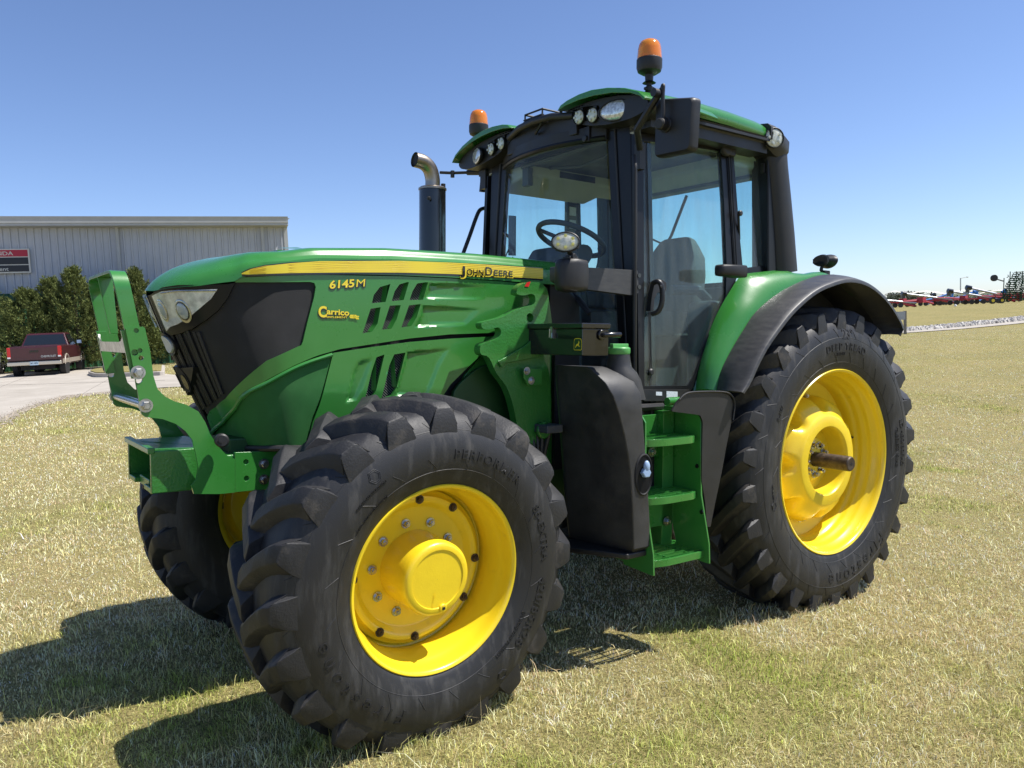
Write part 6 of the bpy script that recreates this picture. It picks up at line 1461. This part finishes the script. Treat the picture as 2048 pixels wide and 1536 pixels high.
    m = MB(); m.box((-.6, .3, .30), (.6, 4.6, .48)); m.cyl((-.8, 1.05, .36), (1, 0, 0), .06, 1.6, 12); m.ell((0, 1.05, .36), (.16, .16, .16), 12, 8); m.tube([(-.04, -.12, .38), (.0, .2, .42)], .035, 6); link('underbody', m, DARK, root, weld=False)
pickup()
# a second car whose rear corner just enters the picture
c = W(-101, 750, 29.5); root = empty('parked_car', 'light grey car at the left edge, only its rear wheel corner showing', 'car', (c[0], c[1], .47)); root.rotation_euler = (0, 0, math.atan2(RW[1], RW[0]) + .33)
m = MB(); m.loft([[(-.85, y, .25), (-.85, y, zt_ * .75), (-.78, y, zt_), (.78, y, zt_), (.85, y, zt_ * .75), (.85, y, .25)] for y, zt_ in ((-.1, .85), (.1, .98), (1.0, 1.0), (1.6, 1.45), (2.8, 1.48), (3.4, 1.0), (4.4, .85))]); bo = link('body', m, mat('silver_paint', (.50, .50, .50), .3, coat=.5), root, bevel=.05)
for s in (-1, 1):
    for y in (.8, 3.5):
        m = MB(); m.lathe([(.18, -.1), (.31, -.1), (.33, 0), (.31, .1), (.18, .1)], (s * .78, y, .33), (1, 0, 0), 28); t = link('wheel', m, RUBBER, root); m = MB(); m.lathe([(.001, .08), (.17, .06), (.2, .10)], (s * .78, y, .33), (s, 0, 0), 20); link('wheel_rim', m, ZINC, t)
m = MB(); m.add([(-.7, 1.12, 1.04), (.7, 1.12, 1.04), (.66, 1.56, 1.41), (-.66, 1.56, 1.41)], [(0, 1, 2, 3)]); link('rear_window', m, MATS['dark_car_glass'], bo, weld=False)

# ================================================================ RIGHT BACKGROUND
def gz(q): return float(ground_z(q[0], q[1]))
def on(px, d): q = W(px, 600, d); return np.array([q[0], q[1], gz(q)])
# path and rock strip
P_ = [on(px, d) for px, d in ((1700, 43), (1810, 44.5), (1900, 46), (2000, 48.5), (2100, 51), (2300, 56))]
m = MB(); R = []
for q in P_:
    dn = np.array([WW[0], WW[1]]); dn /= np.linalg.norm(dn); R.append([(q[0] + dn[0] * w, q[1] + dn[1] * w, gz(q + np.array([dn[0] * w, dn[1] * w, 0])) + .03) for w in (-.9, 0, .75)])
m.loft(R, closed=False); struct(link('footpath', m, KM, None, ang=180))
m = MB(); ROCKM = mat('rock', (.62, .59, .53), .9, col2=(.30, .27, .24), nscale=2.5)
dn = np.array([WW[0], WW[1]]); dn /= np.linalg.norm(dn)
for i in range(2600):
    k = .25 + rng.random() * 4.6; i0 = min(int(k), len(P_) - 2); p = lerp(P_[i0], P_[i0 + 1], k - i0); o_ = .95 + rng.random() * 1.9; x, y = p[0] + dn[0] * o_, p[1] + dn[1] * o_; s = .07 + .10 * rng.random(); z = float(ground_z(x, y)) + .02
    a0 = rng.random() * 6; v = [(x + s * math.cos(a0 + t) * (.7 + .6 * rng.random()), y + s * math.sin(a0 + t) * (.7 + .6 * rng.random()), z) for t in (0, 1.25, 2.5, 3.8, 5)] + [(x + s * .5 * math.cos(a0 + t), y + s * .5 * math.sin(a0 + t), z + s * (.7 + .5 * rng.random())) for t in (.3, 2.3, 4.3)]
    m.add(v, [(0, 1, 5), (1, 6, 5), (1, 2, 6), (2, 3, 6), (3, 7, 6), (3, 4, 7), (4, 0, 7), (0, 5, 7), (5, 6, 7)])
rk = link('rocks', m, ROCKM, None, weld=False, ang=20); rk['kind'] = 'stuff'
q = W(1951, 617, 100); m = MB(); m.ell((0, 0, .08), (.16, .14, .16), 8, 5); o = link('boulder', m, WHITE, None); o.location = on(1911, 88); tag(o, 'small pale rock alone on the grassy bank below the augers', 'rock')
# sign post
q = on(1807, 42); SGN = empty('sign_post', 'small grey sign on a wooden post beside the rear fender', 'sign', tuple(q)); ry = math.atan2(RW[1], RW[0]); SGN.rotation_euler = (0, 0, ry)
h = float(W(1807, 622, 42)[2] - q[2]); m = MB(); m.box((.02, -.05, -.1), (.14, .05, h)); link('post', m, mat('weathered_wood', (.26, .23, .20), .9, col2=(.18, .16, .14), nscale=12), SGN)
m = MB(); m.box((-.62, -.065, h - .46), (.06, -.052, h - .02)); link('sign_panel', m, mat('galvanised_sheet', (.30, .31, .33), .4, metal=.5, col2=(.42, .43, .45), nscale=2), SGN)

AUG = mat('auger_tube', (.50, .52, .55), .35, metal=.6, col2=(.40, .42, .45), nscale=6); ARED = mat('auger_red', (.36, .012, .030), .4); ABLU = mat('auger_blue', (.05, .20, .55), .4)
def auger(p_top, p_bot, d, col, label, gnd):
    """grain auger: long tube raised on a wheeled under-frame; pixel ends of the tube at depth d"""
    T0, T1 = W(*p_top, d), W(*p_bot, d); g = on(p_bot[0], d); root = empty('grain_auger', label, 'auger', tuple(g), 'grain augers on the bank'); g = np.array(g)
    tubem = AUG if col is not ABLU else ABLU
    m = MB(); m.tube([T0 - g, T1 - g], .15, 12); tb = link('tube', m, tubem, root)
    m = MB(); dv = (T1 - T0) / np.linalg.norm(T1 - T0); m.tube([T0 - g - dv * .2, T0 - g + dv * .5], .34, 12); m.tube([T0 - g, T0 - g - (0, 0, .7)], .28, 10); link('spout', m, GBLACK if col is not ABLU else ABLU, root)
    md = lerp(T0, T1, .62); gnd_ = g[2]
    m = MB(); lo_ = T1 * 1.0; hor = np.array([RW[0], RW[1], 0]); hor /= np.linalg.norm(hor); sgn = np.sign((T1 - T0) @ hor)
    base0 = md - hor * sgn * 4.0; base0[2] = gnd_ + .75; base1 = T1 + hor * sgn * .8; base1[2] = gnd_ + .85
    m.tube([lerp(T0, T1, .55) - g - (0, 0, .2), lerp(T0, T1, 1.0) - g - (0, 0, .45)], .17, 6); m.tube([base0 - g, base1 - g], .14, 6)
    for t in (.55, .75): q = lerp(T0, T1, t); b_ = lerp(base0, base1, t); m.tube([q - g, b_ - g], .09, 6)
    m.tube([lerp(T0, T1, .6) - g, base1 - g], .16, 6); m.box(base1 - g - (.5, .4, .3), base1 - g + (.4, .4, .45)); m.tube([base1 - g, base1 - g + hor * sgn * 1.6 + (0, 0, -.5)], .14, 6)
    link('under_frame', m, col, root, weld=False)
    for t in (.0, .5):
        q = lerp(base0, base1, t); q = q.copy(); q[2] = gnd_ + .42; m = MB(); f_ = WW * (1, 1, 0); f_ /= np.linalg.norm(f_); m.cyl(q - g - f_ * .9 - (0, 0, .07), f_, .34, .20, 18); m.cyl(q - g + f_ * .7 - (0, 0, .07), f_, .34, .20, 18); link('wheel', m, RUBBER, root)
auger((1806, 586), (1930, 604), 118, ARED, 'grey and red grain auger rising the highest at middle of the row', 0) if False else None
AL = [((1806, 587), (1917, 601), 116, ARED, 'grey tubed red auger whose top end stands left, nearest the sign post'), ((1898, 582), (2003, 599), 112, ARED, 'grey tubed red auger just right of the utility pole'), ((1935, 575), (2030, 596), 112, ARED, 'rightmost grey auger, its top end highest, lower end behind the dark cultivator'),
      ((1762, 600), (1832, 606), 110, ARED, 'red auger partly hidden behind the rear fender edge'), ((1903, 585.5), (1852, 604), 128, ABLU, 'blue auger leaning right, left of the utility pole'), ((1953, 582), (1902, 602), 132, ABLU, 'blue auger leaning right, crossing behind the middle red auger'), ((2010, 582), (1985, 601), 126, ABLU, 'short blue auger beside the dark cultivator'), ((1868, 590), (1816, 606), 125, ARED, 'silver auger leaning right behind the leftmost augers')]
for a, b_, d, col, lab in AL: auger(a, b_, d, col, lab, 0)
# folded cultivator
g = on(2040, 104); root = empty('folded_cultivator', 'dark green folded field cultivator at the right edge of the picture', 'cultivator', tuple(g)); g = np.array(g); hor = np.array([RW[0], RW[1], 0]); hor /= np.linalg.norm(hor); fwd = np.array([-hor[1], hor[0], 0])
m = MB(); r_ = np.random.default_rng(5)
for i in range(14):
    z = .6 + i * .26; x0_ = -2.6 + .28 * abs(i - 2) * .6; m.tube([hor * x0_ + (0, 0, z), hor * 4.5 + (0, 0, z + .05)], .07, 5)
    for k in range(26):
        x = x0_ + k * .27 + r_.normal(0, .06); p = hor * x + fwd * r_.normal(0, .6) + np.array([0, 0, z]); m.tube([p, p + (0, 0, -.22) + hor * .12, p + (0, 0, -.36) - hor * .12], .055, 4)
for k in range(9): x = -2.2 + k * .8; m.tube([hor * x + (0, 0, .5), hor * (x + .1) + (0, 0, 4.1 - .1 * (k == 0) * 8)], .06, 5)
fr_ = link('frame', m, mat('implement_green', (.008, .045, .014), .5), root, weld=False)
for x, z, r in ((-3.6, .42, .42), (-2.4, .40, .38)):
    m = MB(); m.cyl(hor * x + np.array([0, 0, z]) - fwd * .15, fwd, r, .3, 20); w_ = link('wheel', m, RUBBER, root); m = MB(); m.cyl(hor * x + np.array([0, 0, z]) - fwd * .17, fwd, r * .5, .34, 16); link('wheel_rim', m, YEL, w_)
m = MB(); m.cyl(hor * -3.4 + np.array([0, 0, 3.35]) - fwd * .15, fwd, .42, .3, 20); m.tube([hor * -3.4 + (0, 0, 3.3), hor * -2.2 + (0, 0, 2.9)], .08, 6); link('gauge_wheel', m, RUBBER, root)
# utility pole with lamp
g = on(1921, 175); POL = empty('utility_pole', 'tall thin grey pole with a small lamp arm rising behind the augers', 'pole', tuple(g)); h = float(W(1921, 556, 175)[2] - g[2])
m = MB(); m.tube([(0, 0, 0), (0, 0, h)], [.16, .12], 8); link('pole', m, ZINC, POL); m = MB(); m.tube([(0, 0, h - .1), tuple(hor * 1.4 + (0, 0, h + .15))], .06, 6); m.ell(tuple(hor * 1.5 + (0, 0, h + .12)), (.35, .2, .12), 8, 5); link('lamp_arm', m, ZINC, POL)
for px, py, d, lab in ((1863, 583, 190, 'short dark pole behind the augers, left of the tall lamp pole'), (1937, 580, 190, 'short pole between the tall lamp pole and the dark cultivator')):
    g = on(px, d); h = float(W(px, py, d)[2] - g[2]); m = MB(); m.tube([(0, 0, 0), (0, 0, h)], [.16, .13], 8); m.tube([tuple(hor * -1.1 + (0, 0, h - .5)), tuple(hor * 1.1 + (0, 0, h - .5))], .07, 4); o = link('utility_pole', m, BARK, None); o.location = tuple(g); tag(o, lab, 'pole')
# centre pivot irrigation span: thin arched truss
g = on(1850, 230); PV = empty('irrigation_pivot', 'long thin arched irrigation boom on the skyline behind the augers', 'irrigation boom', tuple(g)); g = np.array(g)
m = MB()
for a, b_ in ((1770, 1810), (1810, 1895), (1895, 1960), (1960, 2050)):
    pts = [W(lerp(a, b_, t), 589 - 6.0 * math.sin(math.pi * t) - (a > 1890) * 2, 230) - g for t in np.linspace(0, 1, 9)]; lw = [p - (0, 0, 1.0 * math.sin(math.pi * t)) for p, t in zip(pts, np.linspace(0, 1, 9))]
    m.tube(pts, .09, 5)
    for i in range(1, 8): m.tube([pts[i], lw[i]], .04, 4)
    m.tube(lw, .05, 4); e0 = pts[0]; gg = np.array([e0[0], e0[1], 0]); m.tube([e0, gg + hor * .8 + (0, 0, -.2)], .07, 4); m.tube([e0, gg - hor * .8 + (0, 0, -.2)], .07, 4)
link('boom', m, ZINC, PV, weld=False)
# distant hill and tree line
HM = mat('far_hill', (.075, .095, .045), .95, col2=(.12, .135, .07), nscale=.05); m = MB(); R = []
for px in range(900, 4200, 30):
    up = 11 * math.exp(-((px - 1985) / 75.) ** 2) + 4 * math.exp(-((px - 1880) / 50.) ** 2) + 2 + 1.5 * math.sin(px * .03) + 3 * math.sin(px * .004) ** 2
    zt__ = CW[2] + 760 * up / FP; R.append([(*W(px, 600, 640)[:2], .6), (*W(px, 600, 760)[:2], zt__), (*W(px, 600, 900)[:2], .5)])
m.loft(R, closed=False); struct(link('hill', m, HM, None, ang=180, weld=False))
TLM = mat('far_tree_foliage', (.035, .045, .028), .9, col2=(.075, .085, .05), nscale=.6)
m = MB()
for i in range(9000):
    px = 1200 + 1300 * rng.random() if rng.random() < .75 else 1775 + 70 * rng.random(); d = 330 + 40 * rng.random(); hh = (1.5 + 2.0 * rng.random() + (1.6 if 1775 < px < 1850 else -.6)) * rng.random() ** .5
    g_ = W(px, 600, d); z = float(ground_z(g_[0], g_[1])) + hh; s = .22 + .28 * rng.random(); v_ = rng.normal(0, s, (3, 3)); m.add(v_ + np.array([g_[0], g_[1], z]), [(0, 1, 2)])
tl = link('distant_trees', m, TLM, None, weld=False); tl['kind'] = 'stuff'
